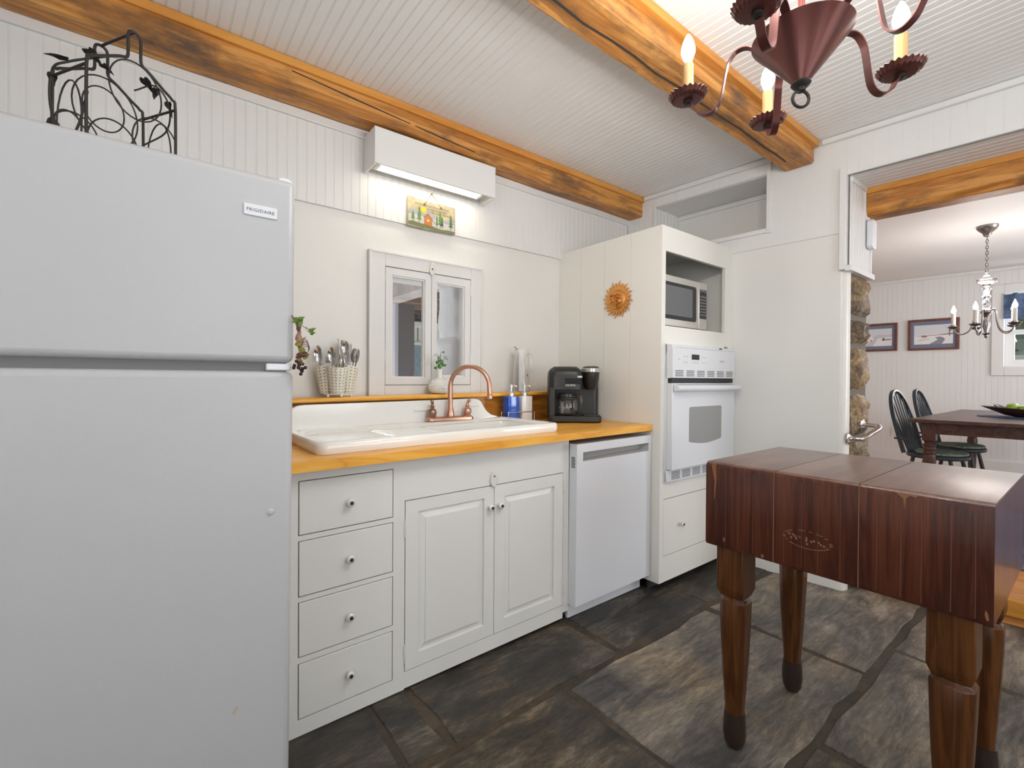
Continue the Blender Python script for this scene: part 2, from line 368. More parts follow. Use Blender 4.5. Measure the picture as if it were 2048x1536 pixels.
# rounded plaster arris and the fieldstone end of the thick wall
pr = [(0, YJ+.03)]+[(.03-.03*cos(a), YJ+.03-.03*sin(a)) for a in [pi/2*i/5 for i in range(1, 6)]]+[(.05, YJ-.004), (.05, YJ+.03)]
struct('plaster_edge', MB().prism(pr, -.02, 1.80, 'z').map(wmap), mat('gloss_cream_plaster', (.80, .785, .74), .3, bump=.5, bscale=40), parent=w, smooth=True)
struct('mortar_bed', MB().box(.05, .36, YJ+.005, YJ+.03, -.02, 1.80).map(wmap), fieldmort, parent=w)
zz = .0; i = 0
for hgt in (.22, .27, .2, .16, .27, .27, .16, .25):
    rnd = random.Random(20+i); mb = MB(); z0, z1 = zz+.004, min(zz+hgt-.003, 1.797); n = 7
    vs = []; fs = []
    for a in range(n+1):
        for b in range(n+1):
            ed = (a in (0, n)) or (b in (0, n)); e2 = a in (1, n-1) or b in (1, n-1)
            vs.append((.055+(.30)*a/n, YJ+.02-(0 if ed else (.028 if e2 else .045))-rnd.uniform(0, .02)*(0 if ed else 1), z0+(z1-z0)*b/n+rnd.uniform(-.008, .008)))
    for a in range(n):
        for b in range(n): fs.append((a*(n+1)+b, a*(n+1)+b+1, (a+1)*(n+1)+b+1, (a+1)*(n+1)+b))
    struct('jamb_stone', mb.add(vs, fs).map(wmap), fieldst, parent=w, smooth=True, ang=60)
    zz += hgt; i += 1
# upper painted panelling stands a little proud of the plaster
pn = MB()
pn.merge(beads(-1.022, -.03, 2.47, ZC, lambda a, v, h: (-.009-h, a, v), .06, .006, .0012)).merge(beads(-.255, -.02, 2.02, 2.47, lambda a, v, h: (-.009-h, a, v), .045, .008, .002))
pn.merge(beads(YJ+.02, -1.022, 2.02, ZC, lambda a, v, h: (-.009-h, a, v), .06, .006, .0006)).merge(beads(-1.022, -.255, 2.02, 2.13, lambda a, v, h: (-.009-h, a, v), .06, .006, .0006))
pn.merge(beads(-4.3, YJ+.02, 2.335, ZC, lambda a, v, h: (-.009-h, a, v), .06, .006, .0006)).box(-.008, -.0005, YJ+.02, -.02, 2.016, 2.02)
struct('panelling', pn.map(wmap), beadw, parent=w)
nb = MB().box(.0, .298, -1.02, -.247, 2.464, 2.469)
nb.merge(beads(.0, .298, 2.13, 2.465, lambda a, v, h: (a, -.251-h, v), .045, .008, .002)).box(.285, .299, -1.02, -.25, 2.43, 2.445).box(.285, .299, -1.02, -.25, 2.13, 2.15)
struct('niche_lining', nb.map(wmap), beadw, parent=w)
struct('trim_2', MB().box(-.022, -.0095, -1.045, -1.018, 2.10, 2.575).box(-.022, -.0095, -1.018, -.26, 2.105, 2.132).box(-.016, -.0095, -.262, -.24, 2.10, 2.47).map(wmap), white, bevel=.003)
struct('trim_3', MB().box(-.03, -.0095, -1.09, -.165, 2.534, 2.567).box(-.03, -.0095, -4.3, -1.31, 2.534, 2.567).map(wmap), white, bevel=.006)
struct('trim_4', MB().box(-.03, -.002, YJ, YJ+.032, 1.806, 2.37).box(-.03, .38, YJ-.03, YJ+.004, 1.796, 1.828).box(.02, .27, YJ-.018, YJ-.002, 2.303, 2.335).box(.255, .272, YJ-.014, YJ-.002, 2.165, 2.303).box(.362, .38, YJ-.016, YJ-.002, 1.828, 2.15).map(wmap), white, bevel=.003)
jb = beads(0, .362, 1.82, 2.335, lambda a, v, h: (a, YJ-.009-h, v), .046, .011, .006).merge(beads(0, .27, -4.3, YJ, lambda a, v, h: (a, v, 2.327-h), .05, .012, .006))
struct('jamb_beadboard', jb.map(wmap), beadw, parent=w)

struct('ceiling', beads(-3.5, 1.15, -4.35, .0, lambda a, v, h: (a, v, ZC-h), .041, .009, .0022).box(-3.5, 1.15, -4.35, .34, ZC+.008, ZC+.06), ceilw)
# walls behind the camera, with window openings added to let the lamps in
wl_ = MB().box(-3.6, -3.5, -2.1, .34, -.06, 2.62).box(-3.6, -3.5, -4.4, -3.7, -.06, 2.62).box(-3.6, -3.5, -3.7, -2.1, -.06, .75).box(-3.6, -3.5, -3.7, -2.1, 2.25, 2.62)
struct('wall_left', wl_, plaster)
wf = MB().box(-3.6, -2.15, -4.4, -4.3, -.06, 2.62).box(.15, 1.2, -4.4, -4.3, -.06, 2.62).box(-2.15, .15, -4.4, -4.3, -.06, .7).box(-2.15, .15, -4.4, -4.3, 2.3, 2.62)
struct('wall_front', wf, plaster)
struct('added_window_3', MB().frame(-2.15, .15, .7, 2.3, -4.39, -4.31, .05).box(-1.02, -.98, -4.38, -4.32, .75, 2.25).box(-2.1, .1, -4.37, -4.33, 1.48, 1.52), white)  # unseen window frame added around the front lamp's opening

# dining room beyond the doorway
ZD, ZDC, OF = .12, 2.49, 4.62
struct('floor_dining', MB().box(.2, OF+.1, -5.0, 1.5, -.06, ZD).map(wmap), oak, bevel=.003)
struct('trim_5', MB().box(.185, .23, -4.3, YJ+.02, .035, ZD+.004).map(wmap), wood('step_pine', [(.1, (.62, .30, .05)), (.6, (.55, .23, .035)), (1, (.4, .15, .02))], 'y', 1, .3, 10, coat=.3), bevel=.008)
WY0, WY1, WZ0, WZ1 = -2.75, -1.60, 1.35, 2.20
wd = MB().box(OF, OF+.2, WY1, 1.6, -.06, 2.6).box(OF, OF+.2, -5.1, WY0, -.06, 2.6).box(OF, OF+.2, WY0, WY1, -.06, WZ0).box(OF, OF+.2, WY0, WY1, WZ1, 2.6)
w = struct('wall_dining_far', wd.map(wmap), plaster)
bd = beads(-5.0, 1.5, ZD, ZDC, lambda a, v, h: (OF-.008-h, a, v), .05, .008, .0016)
bd2 = beads(WY1+.0, 1.5, ZD, ZDC, lambda a, v, h: (OF-.008-h, a, v), .05, .008, .0016).merge(beads(-5.0, WY0, ZD, ZDC, lambda a, v, h: (OF-.008-h, a, v), .05, .008, .0016)).merge(beads(WY0, WY1, ZD, WZ0, lambda a, v, h: (OF-.008-h, a, v), .05, .008, .0016)).merge(beads(WY0, WY1, WZ1, ZDC, lambda a, v, h: (OF-.008-h, a, v), .05, .008, .0016))
struct('dining_beadboard', bd2.map(wmap), beadw, parent=w)
struct('trim_6', MB().box(OF-.03, OF-.009, -5, 1.5, 2.455, ZDC).map(wmap), white, bevel=.004)
struct('baseboard_dining', MB().box(OF-.03, OF-.009, -5, 1.5, ZD, ZD+.16).map(wmap), white, bevel=.004)
struct('wall_dining_left', MB().box(.36, OF+.2, 1.5, 1.6, -.06, 2.6).map(wmap), plaster)
wdr = MB().box(.3, 1.2, -5.1, -5.0, -.06, 2.6).box(4.0, OF+.2, -5.1, -5.0, -.06, 2.6).box(1.2, 4.0, -5.1, -5.0, -.06, .7).box(1.2, 4.0, -5.1, -5.0, 2.3, 2.6)
struct('wall_dining_right', wdr.map(wmap), plaster)
struct('ceiling_dining', MB().box(.44, OF+.2, -5.1, 1.6, ZDC, ZDC+.08).map(wmap), ceilw)
# far window
w2 = thing('window_2', '', ''); 
for kk in ('label', 'category'): del w2[kk]
w2['kind'] = 'structure'; w2.location = wmap((OF, -2.2, WZ0))
def wf_(mb): return mb.map(lambda p: wmap((p[1], p[0], p[2])))
obj('window_casing', wf_(MB().frame(WY0-.1, WY1+.1, WZ0-.09, WZ1+.1, OF-.03, OF-.009, .1)), white, w2, bevel=.004)
obj('window_frame', wf_(MB().frame(WY0, WY1, WZ0, WZ1, OF+.05, OF+.1, .075, .05, .09).box(WY0, WY1, OF+.04, OF+.1, 1.73, 1.78)), white, w2, bevel=.003)
obj('window_pane', wf_(MB().box(WY0+.05, WY1-.05, OF+.07, OF+.074, WZ0+.05, WZ1-.05)), thin, w2)

# ------------------------------------------------------------ ceiling beams
def beam(name, label, x0, x1, y0, y1, z0, ylip0, ylip1, m=None):
    t = thing(name, label, 'beam', (x0, (y0+y1)/2, z0))
    mb = MB(); n = 26; rnd = random.Random(7)
    for i in range(n):
        a = x0+(x1-x0)*i/n; b = x0+(x1-x0)*(i+1)/n
    # hewn timber: a long box cut in stations so that its faces wander a little
    vs = []; fs = []
    for i in range(n+1):
        x = x0+(x1-x0)*i/n; j = [rnd.uniform(-.003, .003) for _ in range(4)]
        vs += [(x, y0+j[0], z0+.008), (x, y0+.008, z0+j[1]), (x, y1-.008, z0+j[1]), (x, y1+j[2], z0+.008), (x, y1+j[2], 2.535), (x, y0+j[0], 2.535)]
    for i in range(n):
        for k in range(6): fs.append((i*6+k, i*6+(k+1) % 6, i*6+6+(k+1) % 6, i*6+6+k))
    fs += [(5, 4, 3, 2, 1, 0), tuple(n*6+k for k in range(6))]
    obj('timber', mb.add(vs, fs), rustic, t)
    obj('edge_board', MB().box(x0, x1, ylip0, ylip1, 2.53, ZC-.002), lip, t, bevel=.003)
    return t
t = beam('ceiling_beam', 'rustic brown ceiling beam running along the top of the sink wall above the fridge', -3.4, .735, -.145, -.032, 2.425, -.162, -.032)
obj('check_crack', MB().prism([(-1.75, 2.515), (-1.2, 2.475), (-.8, 2.452), (-.795, 2.455), (-1.2, 2.48), (-1.75, 2.519)], -.1475, -.144, 'y'), gap, t)
t = beam('ceiling_beam', 'rustic ceiling beam crossing the middle of the kitchen ceiling beside the copper chandelier', -3.4, .80, -1.275, -1.118, 2.449, -1.302, -1.112)
rnd = random.Random(3); cr = [(-2.0+.14*i, -1.185+rnd.uniform(-.006, .006)) for i in range(20)]
cr = cr+[(x, y+.005) for x, y in reversed(cr)]
obj('check_crack', MB().prism(cr, 2.4445, 2.449, 'z'), gap, t)
t = thing('header_beam', 'rustic wood header beam across the top of the dining room doorway', 'beam', wmap((.35, -1.45, 2.165)))
obj('timber', MB().prism([(.285, 2.30), (.285, 2.20), (.31, 2.168), (.43, 2.168), (.44, 2.18), (.44, 2.48), (.42, 2.49), (.29, 2.49)], -4.2, YJ+.01, 'y').map(wmap), rusticy, t, bevel=.004)
obj('edge_board', MB().box(.272, .288, -4.2, YJ, 2.293, 2.332).map(wmap), lipy, t, bevel=.003)

# ------------------------------------------------------------ refrigerator
fm = lambda p: (p[0]+.0075*(p[2]-1.25), p[1], p[2])
t = thing('refrigerator', 'tall white top-freezer refrigerator at the left edge of the kitchen', 'refrigerator', (-2.33, -.7, 0))
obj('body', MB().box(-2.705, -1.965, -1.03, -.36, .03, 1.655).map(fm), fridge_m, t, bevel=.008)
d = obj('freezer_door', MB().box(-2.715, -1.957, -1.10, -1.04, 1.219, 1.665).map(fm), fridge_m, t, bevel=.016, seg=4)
e = obj('badge', MB().box(-2.070, -1.999, -1.1035, -1.0995, 1.561, 1.588).map(fm), enamel, d, bevel=.0015); e['label'] = 'small white plate with grey brand lettering'
tx = text('badge_lettering', 'FRIGIDAIRE', .0105, mat('grey_lettering', (.10, .10, .11), .4), d, face_y(-2.0325, -1.1036, 1.574), space=1.12)
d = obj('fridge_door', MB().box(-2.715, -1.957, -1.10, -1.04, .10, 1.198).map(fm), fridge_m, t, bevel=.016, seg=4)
obj('plug_cap', MB().lathe([(.0001, -1.1045), (.005, -1.104), (.0075, -1.1015), (.0078, -1.099)], (-2.006, 0, .86), 16, 'y').map(fm), fridge_m, d, smooth=True)
obj('stain', MB().prism([(-2.077, .417), (-2.071, .423), (-2.070, .416), (-2.075, .405), (-2.08, .404), (-2.082, .41)], -1.1008, -1.0995, 'y').map(fm), mat('pale_brown_stain', (.50, .42, .33), .5), d)
obj('gasket', MB().box(-2.70, -1.972, -1.085, -1.03, 1.196, 1.221).map(fm), gasket, t)
obj('centre_hinge', MB().box(-2.018, -1.962, -1.095, -1.05, 1.2, 1.217).map(fm), enamel, t, bevel=.003)
obj('hinge_cover', MB().prism([(-2.0, 1.662), (-1.99, 1.673), (-1.972, 1.675), (-1.962, 1.668), (-1.962, 1.662)], -1.085, -1.0, 'y').map(fm), enamel, t, bevel=.003)
obj('toe_grille', MB().box(-2.70, -1.97, -1.045, -1.03, .02, .09).map(fm), gasket, t)

# wire bottle-shaped wine caddy on the fridge
t = thing('wine_caddy', 'dark wire wine bottle caddy with metal leaves on top of the fridge', 'wine rack', (-2.305, -.75, 1.66), .551)
hw, ht, zc_, zb_, zn_, nw = .1015, .0675, .285, .323, .396, .0145
def bottle(yy, m):
    pts = [(-hw, 0.005), (-hw, zc_-.035), (-hw+.008, zc_-.008), (-hw+.03, zc_+.006), (-nw-.02, zb_-.008), (-nw-.004, zb_), (-nw, zb_+.014), (-nw, zn_-.014), (-nw+.006, zn_-.002), (0, zn_),
           (nw-.006, zn_-.002), (nw, zn_-.014), (nw, zb_+.014), (nw+.004, zb_), (nw+.02, zb_-.008), (hw-.03, zc_+.006), (hw-.008, zc_-.008), (hw, zc_-.035), (hw, .005)]
    return m.tube(smoothpath([(a, yy, b) for a, b in pts], 3), .0036, 8)
fr = bottle(ht, bottle(-ht, MB()))
for a, b in ((0, zn_), (-hw, zc_-.03), (hw, zc_-.03), (-hw, .006), (hw, .006)):
    fr.tube([(a, -ht, b), (a, ht, b)], .0032, 8)
for yy in (-ht, ht): fr.tube([(-hw, yy, .006), (hw, yy, .006)], .0042, 8)
obj('frame', fr, iron, t, local=True, smooth=True)
rg = MB()
for yy, cs in ((-ht, [(.004, .250, .066), (.052, .135, .062), (-.045, .085, .060), (.0, .03, .04)]), (ht, [(.012, .228, .082), (.006, .232, .052), (-.055, .13, .055), (-.07, .155, .03), (.05, .085, .06)])):
    for (cx, cz, r) in cs:
        rg.tube([(max(-hw, min(hw, cx+r*.92*cos(2*pi*i/32))), yy, max(.003, cz+r*1.08*sin(2*pi*i/32))) for i in range(32)], .0019, 6, closed=True)
for s_ in (-1, 1): rg.tube([(s_*hw, .0+.05*cos(2*pi*i/24), .13+.10*sin(2*pi*i/24)) for i in range(24)], .0019, 6, closed=True)
obj('wire_rings', rg, iron, t, local=True, smooth=True)
def leaf(c, sz, az, tilt, seed):
    rnd = random.Random(seed); pts = []; n = 14
    for i in range(n):
        a = 2*pi*i/n; r = sz*(.55+.45*abs(cos(a*1.5)))*(1+rnd.uniform(-.12, .12))*(1.5 if i == 0 else 1)
        pts.append((r*cos(a), r*.62*sin(a)))
    mb = MB(); vs = [(0, 0, .004)]+[(x, y, 0.002*sin(i)) for i, (x, y) in enumerate(pts)]
    fs = [(0, 1+i, 1+(i+1) % n) for i in range(n)]
    vs += [(v[0], v[1], v[2]-.0012) for v in vs]; fs += [tuple(n+1+i for i in f[::-1]) for f in fs]
    return mb.add(vs, fs).xf(Matrix.Translation(c) @ Matrix.Rotation(az, 4, 'Z') @ Matrix.Rotation(tilt, 4, 'Y'))
for i, (c, sz, az, ti) in enumerate([((.03, -ht, .285), .022, .3, .5), ((.05, -ht, .275), .016, 1.2, .7), ((.085, -ht, .255), .017, .2, 1.2), ((.09, -.02, .125), .026, .1, 1.45), ((.105, .02, .10), .016, .8, 1.2), ((-.055, .0, .322), .024, .5, .2), ((-.085, ht, .312), .020, 2.7, .2), ((-hw, ht, .25), .018, 1.2, 1.3), ((-hw, ht, .13), .026, 1.6, 1.45), ((-hw+.01, ht, .085), .022, .6, 1.2), ((.0, ht-.02, .335), .018, .4, .15)]):
    obj('leaf', leaf(c, sz, az, ti, i), iron, t, local=True)
obj('vine_wire', MB().tube(smoothpath([(.0, -ht, .25), (.05, -ht, .29), (.085, -ht, .255), (.10, -.03, .2), (.06, .02, .14), (.1, .03, .1), (.105, .05, .07)]), .0022, 6).tube(smoothpath([(-.02, .0, .34), (-.07, ht, .31), (-hw, ht, .27), (-hw-.004, ht, .18), (-.08, ht, .10), (-.05, ht, .16), (-.03, ht, .26)]), .0028, 6), iron, t, local=True, smooth=True)

# artificial grape vine hanging off the fridge's right edge
t = thing('grape_vine', 'artificial grape and ivy cluster hanging beside the refrigerator door edge', 'artificial plant', (-1.945, -1.105, 1.30))
ivy = mat('ivy_green', (.16, .24, .04), .5, var=.4, vscale=60); ivy2 = mat('autumn_leaf', (.30, .26, .05), .5, var=.5, vscale=60); burg = mat('burgundy_leaf', (.12, .035, .03), .45)
berry = mat('dark_berry', (.035, .012, .014), .25)
stm = MB().tube(smoothpath([(-1.965, -1.108, 1.335), (-1.95, -1.11, 1.30), (-1.945, -1.11, 1.25), (-1.95, -1.115, 1.205)]), .002, 6).tube(smoothpath([(-1.95, -1.11, 1.312), (-1.935, -1.11, 1.308), (-1.922, -1.11, 1.302)]), .0008, 5).tube(smoothpath([(-1.935, -1.11, 1.308), (-1.928, -1.11, 1.298), (-1.92, -1.11, 1.294)]), .0007, 5)
obj('stem', stm, mat('vine_stem', (.15, .09, .04), .6), t, smooth=True)
cr = MB()
for j in range(5): cr.tube(smoothpath([(-1.945, -1.112, 1.262), (-1.938, -1.112, 1.277-.004*j), (-1.931+.0015*j, -1.112, 1.275-.004*j), (-1.928, -1.112, 1.266-.005*j)]), .0009, 5)
obj('tendril', cr, burg, t, smooth=True)
for i, (x, z, s, az, m) in enumerate([(-1.955, 1.325, .014, .3, ivy), (-1.948, 1.318, .013, 1.1, ivy), (-1.951, 1.306, .011, 2, burg), (-1.921, 1.302, .0095, .4, ivy), (-1.919, 1.294, .007, .2, ivy), (-1.951, 1.283, .016, 1.5, mat('dusty_pink_leaf', (.30, .16, .12), .5)), (-1.950, 1.268, .014, .8, ivy2), (-1.944, 1.252, .015, 2.2, ivy2), (-1.947, 1.238, .014, .2, burg), (-1.935, 1.235, .010, .6, ivy2), (-1.948, 1.222, .014, 1.9, ivy2), (-1.938, 1.243, .012, 2.5, burg)]):
    l = leaf((0, 0, 0), s, 0, 0, 40+i).xf(Matrix.Translation((x, -1.112, z)) @ Matrix.Rotation(R_(-40), 4, 'Z') @ Matrix.Rotation(R_(75), 4, 'X') @ Matrix.Rotation(az, 4, 'Z'))
    obj('leaf', l, m, t)
rnd = random.Random(5)
bs = [(-1.936, 1.208), (-1.942, 1.199), (-1.946, 1.192)]+[(-1.95+rnd.uniform(-.011, .011), 1.213+rnd.uniform(-.011, .012)) for _ in range(13)]
for x, z in bs: obj('berry', MB().ball((x, -1.113+rnd.uniform(-.006, .004), z), .0045, 10), berry, t, smooth=True)

# ------------------------------------------------------------ base cabinet, counter, ledge
YF = -.706
t = thing('base_cabinet', 'white base cabinet of four drawers and two doors below the sink', 'cabinet', (-1.27, -.4, 0))
drz = [(.665, .8405), (.462, .642), (.262, .440), (.057, .237)]
ff = MB()
ff.box(-1.94, -1.853, YF, YF+.02, .0, .879).box(-1.522, -1.476, YF, YF+.02, .0, .879).box(-.642, -.605, YF, YF+.02, .03, .879)
zp = .879
for z0, z1 in drz: ff.box(-1.853, -1.522, YF, YF+.02, z1+.003, zp); zp = z0-.003
ff.box(-1.853, -1.522, YF, YF+.02, .0, zp)
ff.box(-1.476, -.642, YF, YF+.02, .717, .879).box(-1.476, -.642, YF, YF+.02, .004, .066)
obj('face_frame', ff.map(tmap), cab, t)
obj('carcass', MB().box(-1.94, -.605, YF+.021, YF+.04, .0, .879).box(-1.94, -.605, -.06, -.04, .02, .879).box(-1.94, -1.922, YF+.04, -.06, .02, .879).box(-.623, -.605, YF+.04, -.06, .02, .879).box(-1.94, -.605, YF+.04, -.06, .02, .04).map(tmap), gap, t)
knobw = mat('ivory_knob', (.74, .72, .66), .2, coat=.5)
def knob(par, x, z, y=YF):
    kb = obj('knob', MB().lathe([(.006, y), (.006, y-.010), (.011, y-.013), (.0145, y-.019), (.0145, y-.024), (.010, y-.028), (.0001, y-.029)], (x, 0, z), 20, 'y'), knobw, par, smooth=True)
    obj('knob_screw', MB().lathe([(.0068, y-.0282), (.0062, y-.0305), (.0001, y-.031)], (x, 0, z), 16, 'y'), mat('dark_screw', (.06, .055, .05), .4, .6) if 'dark_screw' not in bpy.data.materials else bpy.data.materials['dark_screw'], par, smooth=True)
for (z0, z1), kz in zip(drz, (.751, .554, .352, .150)):
    d = obj('drawer', MB().box(-1.850, -1.525, YF-.0015, YF+.018, z0, z1).map(tmap), cab, t, bevel=.0015)
    knob(d, -1.686, kz)
def rdoor(x0, x1, px0, px1, pz0, pz1, hx, hz):
    z0, z1 = .069, .7135; mb = MB().frame(x0, x1, z0, z1, YF-.0015, YF+.018, px0-x0 if px0-x0 < .09 else .06, z1-pz1, pz0-z0)
    mb = MB(); mb.box(x0, px0, YF-.0015, YF+.018, z0, z1).box(px1, x1, YF-.0015, YF+.018, z0, z1).box(px0, px1, YF-.0015, YF+.018, pz1, z1).box(px0, px1, YF-.0015, YF+.018, z0, pz0)
    d = obj('door', mb.map(tmap), cab, t)
    b = .030; yr = YF+.009; yf = YF-.001
    vs = [(px0, yr, pz0), (px1, yr, pz0), (px1, yr, pz1), (px0, yr, pz1), (px0+b, yf, pz0+b), (px1-b, yf, pz0+b), (px1-b, yf, pz1-b), (px0+b, yf, pz1-b)]
    vs += [(px0+b, yf+.003, pz0+b), (px1-b, yf+.003, pz0+b), (px1-b, yf+.003, pz1-b), (px0+b, yf+.003, pz1-b)]
    pm = MB().add(vs[:4]+vs[8:12], [(0, 1, 5, 4), (1, 2, 6, 5), (2, 3, 7, 6), (3, 0, 4, 7)]).add(vs[4:8], [(0, 1, 2, 3)]).add(vs[4:8]+vs[8:12], [(0, 1, 5, 4), (1, 2, 6, 5), (2, 3, 7, 6), (3, 0, 4, 7)])
    obj('raised_panel', pm.map(tmap), cab, d)
    for z in hz: obj('hinge', MB().lathe([(.004, z-.032), (.0045, z-.028), (.0045, z+.028), (.004, z+.032)], (hx, YF-.002, 0), 10).map(tmap), knobw, d, smooth=True)
    return d
d = rdoor(-1.473, -1.0605, -1.418, -1.112, .122, .667, -1.475, (.61, .135)); knob(d, -1.085, .634)
d = rdoor(-1.0575, -.645, -1.005, -.704, .120, .660, -.6435, (.645, .14)); knob(d, -1.034, .635)
lt = MB().prism([(-1.066+.019*cos(a)*(.8 if sin(a) > 0 else 1), .757+(.030*sin(a) if sin(a) > 0 else .040*sin(a))) for a in [2*pi*i/20 for i in range(20)]], YF-.012, YF-.001, 'y')
l = obj('turn_latch', lt, knobw, t, bevel=.003)
obj('latch_screw', MB().lathe([(.004, YF-.012), (.0035, YF-.0135), (.0001, YF-.0137)], (-1.066, 0, .765), 12, 'y'), bpy.data.materials['dark_screw'], l)

CT = .914
o = obj('countertop', MB().box(-1.945, -1.25, -.762, -.001, .880, CT).box(-.66, -.004, -.762, -.001, .880, CT).box(-1.25, -.66, -.762, -.648, .880, CT).box(-1.25, -.66, -.2, -.001, .880, CT).map(tmap), pine)
bm = bmesh.new(); bm.from_mesh(o.data); bmesh.ops.remove_doubles(bm, verts=bm.verts, dist=1e-5)
bm.to_mesh(o.data); bm.free()
tag(o, 'golden pine countertop under the sink and coffee maker', 'countertop')
t = thing('ledge_shelf', 'golden pine backsplash ledge under the small window behind the sink', 'shelf', (-1, -.07, CT))
obj('backboard', MB().box(-1.945, -.004, -.095, -.075, CT+.0006, 1.068).map(tmap), wood('pine_backboard', [(.1, (.62, .28, .05)), (.5, (.52, .20, .03)), (.85, (.34, .11, .015))], 'x', 1.6, .3, 8, coat=.3, bump=.05), t)
obj('cap_board', MB().box(-1.945, -.004, -.15, -.032, 1.068, 1.0905).map(tmap), pine, t, bevel=.007, seg=3)

# ------------------------------------------------------------ sink and faucet
X0, X1, Y0, Y1, RZ = -1.785, -.632, -.675, -.165, .958
t = thing('kitchen_sink', 'white porcelain drainboard sink with tall backsplash set on the pine counter', 'sink', (-1.2, -.42, CT))
def rrect(x0, x1, y0, y1, r, n=5):
    o = []
    for cx, cy, a in ((x1-r, y1-r, 0), (x0+r, y1-r, pi/2), (x0+r, y0+r, pi), (x1-r, y0+r, 3*pi/2)):
        for i in range(n+1): o.append((cx+r*cos(a+pi/2*i/n), cy+r*sin(a+pi/2*i/n)))
    return o
def loft(mb, loops, capl=True, cap0=False):
    n = len(loops[0]); vs = [p for l in loops for p in l]; fs = []
    for i in range(len(loops)-1):
        for k in range(n): fs.append((i*n+k, i*n+(k+1) % n, (i+1)*n+(k+1) % n, (i+1)*n+k))
    if capl: fs.append([(len(loops)-1)*n+k for k in range(n)])
    if cap0: fs.append(list(range(n))[::-1])
    return mb.add(vs, fs)
def ring(x0, x1, y0, y1, r, z): return [(a, b, z) for a, b in rrect(x0, x1, y0, y1, r)]
DX = -1.20      # where the drainboard ends and the bowl begins
sk = MB()
ct_ = CT+.0006
loft(sk, [ring(X0+.004, X1-.004, Y0+.004, Y1, .035, ct_), ring(X0, X1, Y0, Y1, .04, ct_+.012), ring(X0, X1, Y0, Y1, .04, RZ-.012), ring(X0+.004, X1-.004, Y0+.004, Y1, .038, RZ-.003), ring(X0+.014, X1-.014, Y0+.014, Y1-.004, .034, RZ),
          ring(X0+.03, X1-.03, Y0+.03, Y1-.095, .03, RZ-.001), ring(X0+.045, X1-.045, Y0+.042, Y1-.11, .03, RZ-.013)], capl=False)
# inner floor: drainboard on the left, bowl on the right
a0, a1, b0, b1 = X0+.045, X1-.045, Y0+.042, Y1-.11; zf = RZ-.013
inner = ring(a0, a1, b0, b1, .03, zf)
bowl0 = ring(DX, a1-.012, b0+.012, b1-.012, .05, zf-.004)
n_ = len(inner)
vs = inner+bowl0; fs = [(k, (k+1) % n_, n_+(k+1) % n_, n_+k) for k in range(n_)]
sk.add(vs, fs)
loft(sk, [bowl0, ring(DX+.012, a1-.02, b0+.02, b1-.02, .05, zf-.03), ring(DX+.02, a1-.03, b0+.03, b1-.03, .06, zf-.15), ring(DX+.05, a1-.06, b0+.06, b1-.06, .06, zf-.175)])
obj('basin', sk.map(tmap), porcelain, t, smooth=True, ang=50)
rb = MB()
for i in range(9):
    yy = b0+.06+i*(b1-b0-.12)/8
    rb.tube([(DX-.27, yy, zf-.004), (DX-.255, yy, zf-.0015), (DX-.03, yy, zf-.003), (DX-.01, yy, zf-.006)], .0045, 8)
obj('drainboard_ribs', rb.map(tmap), porcelain, t, smooth=True)
bp = [(X0+.006, RZ-.006), (X0+.006, RZ+.03), (X0+.012, RZ+.068), (X0+.028, RZ+.094), (X0+.052, RZ+.104), (X0+.08, RZ+.106)]
bp += [(-.83, RZ+.106), (-.80, RZ+.101), (-.782, RZ+.088), (-.765, RZ+.062), (-.745, RZ+.035), (-.715, RZ+.014), (-.675, RZ+.003), (-.645, RZ-.006)]
obj('backsplash', MB().prism(bp, Y1-.035, Y1+.002, 'y').map(tmap), porcelain, t, bevel=.012, seg=4)
for a, b, z in ((-1.19, -1.08, .055), (-.86, -.80, .063)): obj('soap_ledge', MB().box(a, b, Y1-.043, Y1-.03, RZ+z, RZ+z+.006).map(tmap), porcelain, t, bevel=.003)

FX, FY, FZ = -1.0, -.232, RZ+.0105*.9+.0022
t = thing('faucet', 'antique copper gooseneck faucet with two handles behind the sink', 'faucet', (FX, FY, FZ))
obj('deck_plate', loft(MB(), [[(a, b, FZ) for a, b in rrect(FX-.14, FX+.14, FY-.027, FY+.027, .026)], [(a, b, FZ+.012) for a, b in rrect(FX-.138, FX+.138, FY-.025, FY+.025, .024)], [(a, b, FZ+.019) for a, b in rrect(FX-.128, FX+.128, FY-.016, FY+.016, .015)]], cap0=True), copper, t, smooth=True)
zt = FZ+.018
obj('spout_base', MB().lathe([(.021, zt), (.0215, zt+.012), (.017, zt+.034), (.0135, zt+.05), (.013, zt+.06)], (FX, FY, 0), 24), copper, t, smooth=True)
R = .105; dx_, dy_ = .64, -.77
sp = [(FX, FY, zt+.05), (FX, FY, zt+.11), (FX, FY, zt+.155)]+[(FX+dx_*(R-R*cos(a)), FY+dy_*(R-R*cos(a)), zt+.155+R*1.0*sin(a)) for a in [pi*i/16*1.0 for i in range(1, 16)]]
ex = sp[-1]; sp += [(FX+dx_*2*R*1.01, FY+dy_*2*R*1.01, zt+.115)]
obj('spout', MB().tube(sp, [.013]*3+[.0115]*(len(sp)-3), 14), copper, t, smooth=True)
ex = sp[-1]
obj('aerator', MB().lathe([(.012, ex[2]+.004), (.0145, ex[2]), (.0135, ex[2]-.008), (.0155, ex[2]-.012), (.014, ex[2]-.022), (.0001, ex[2]-.022)], (ex[0], ex[1], 0), 18), copper, t, smooth=True)
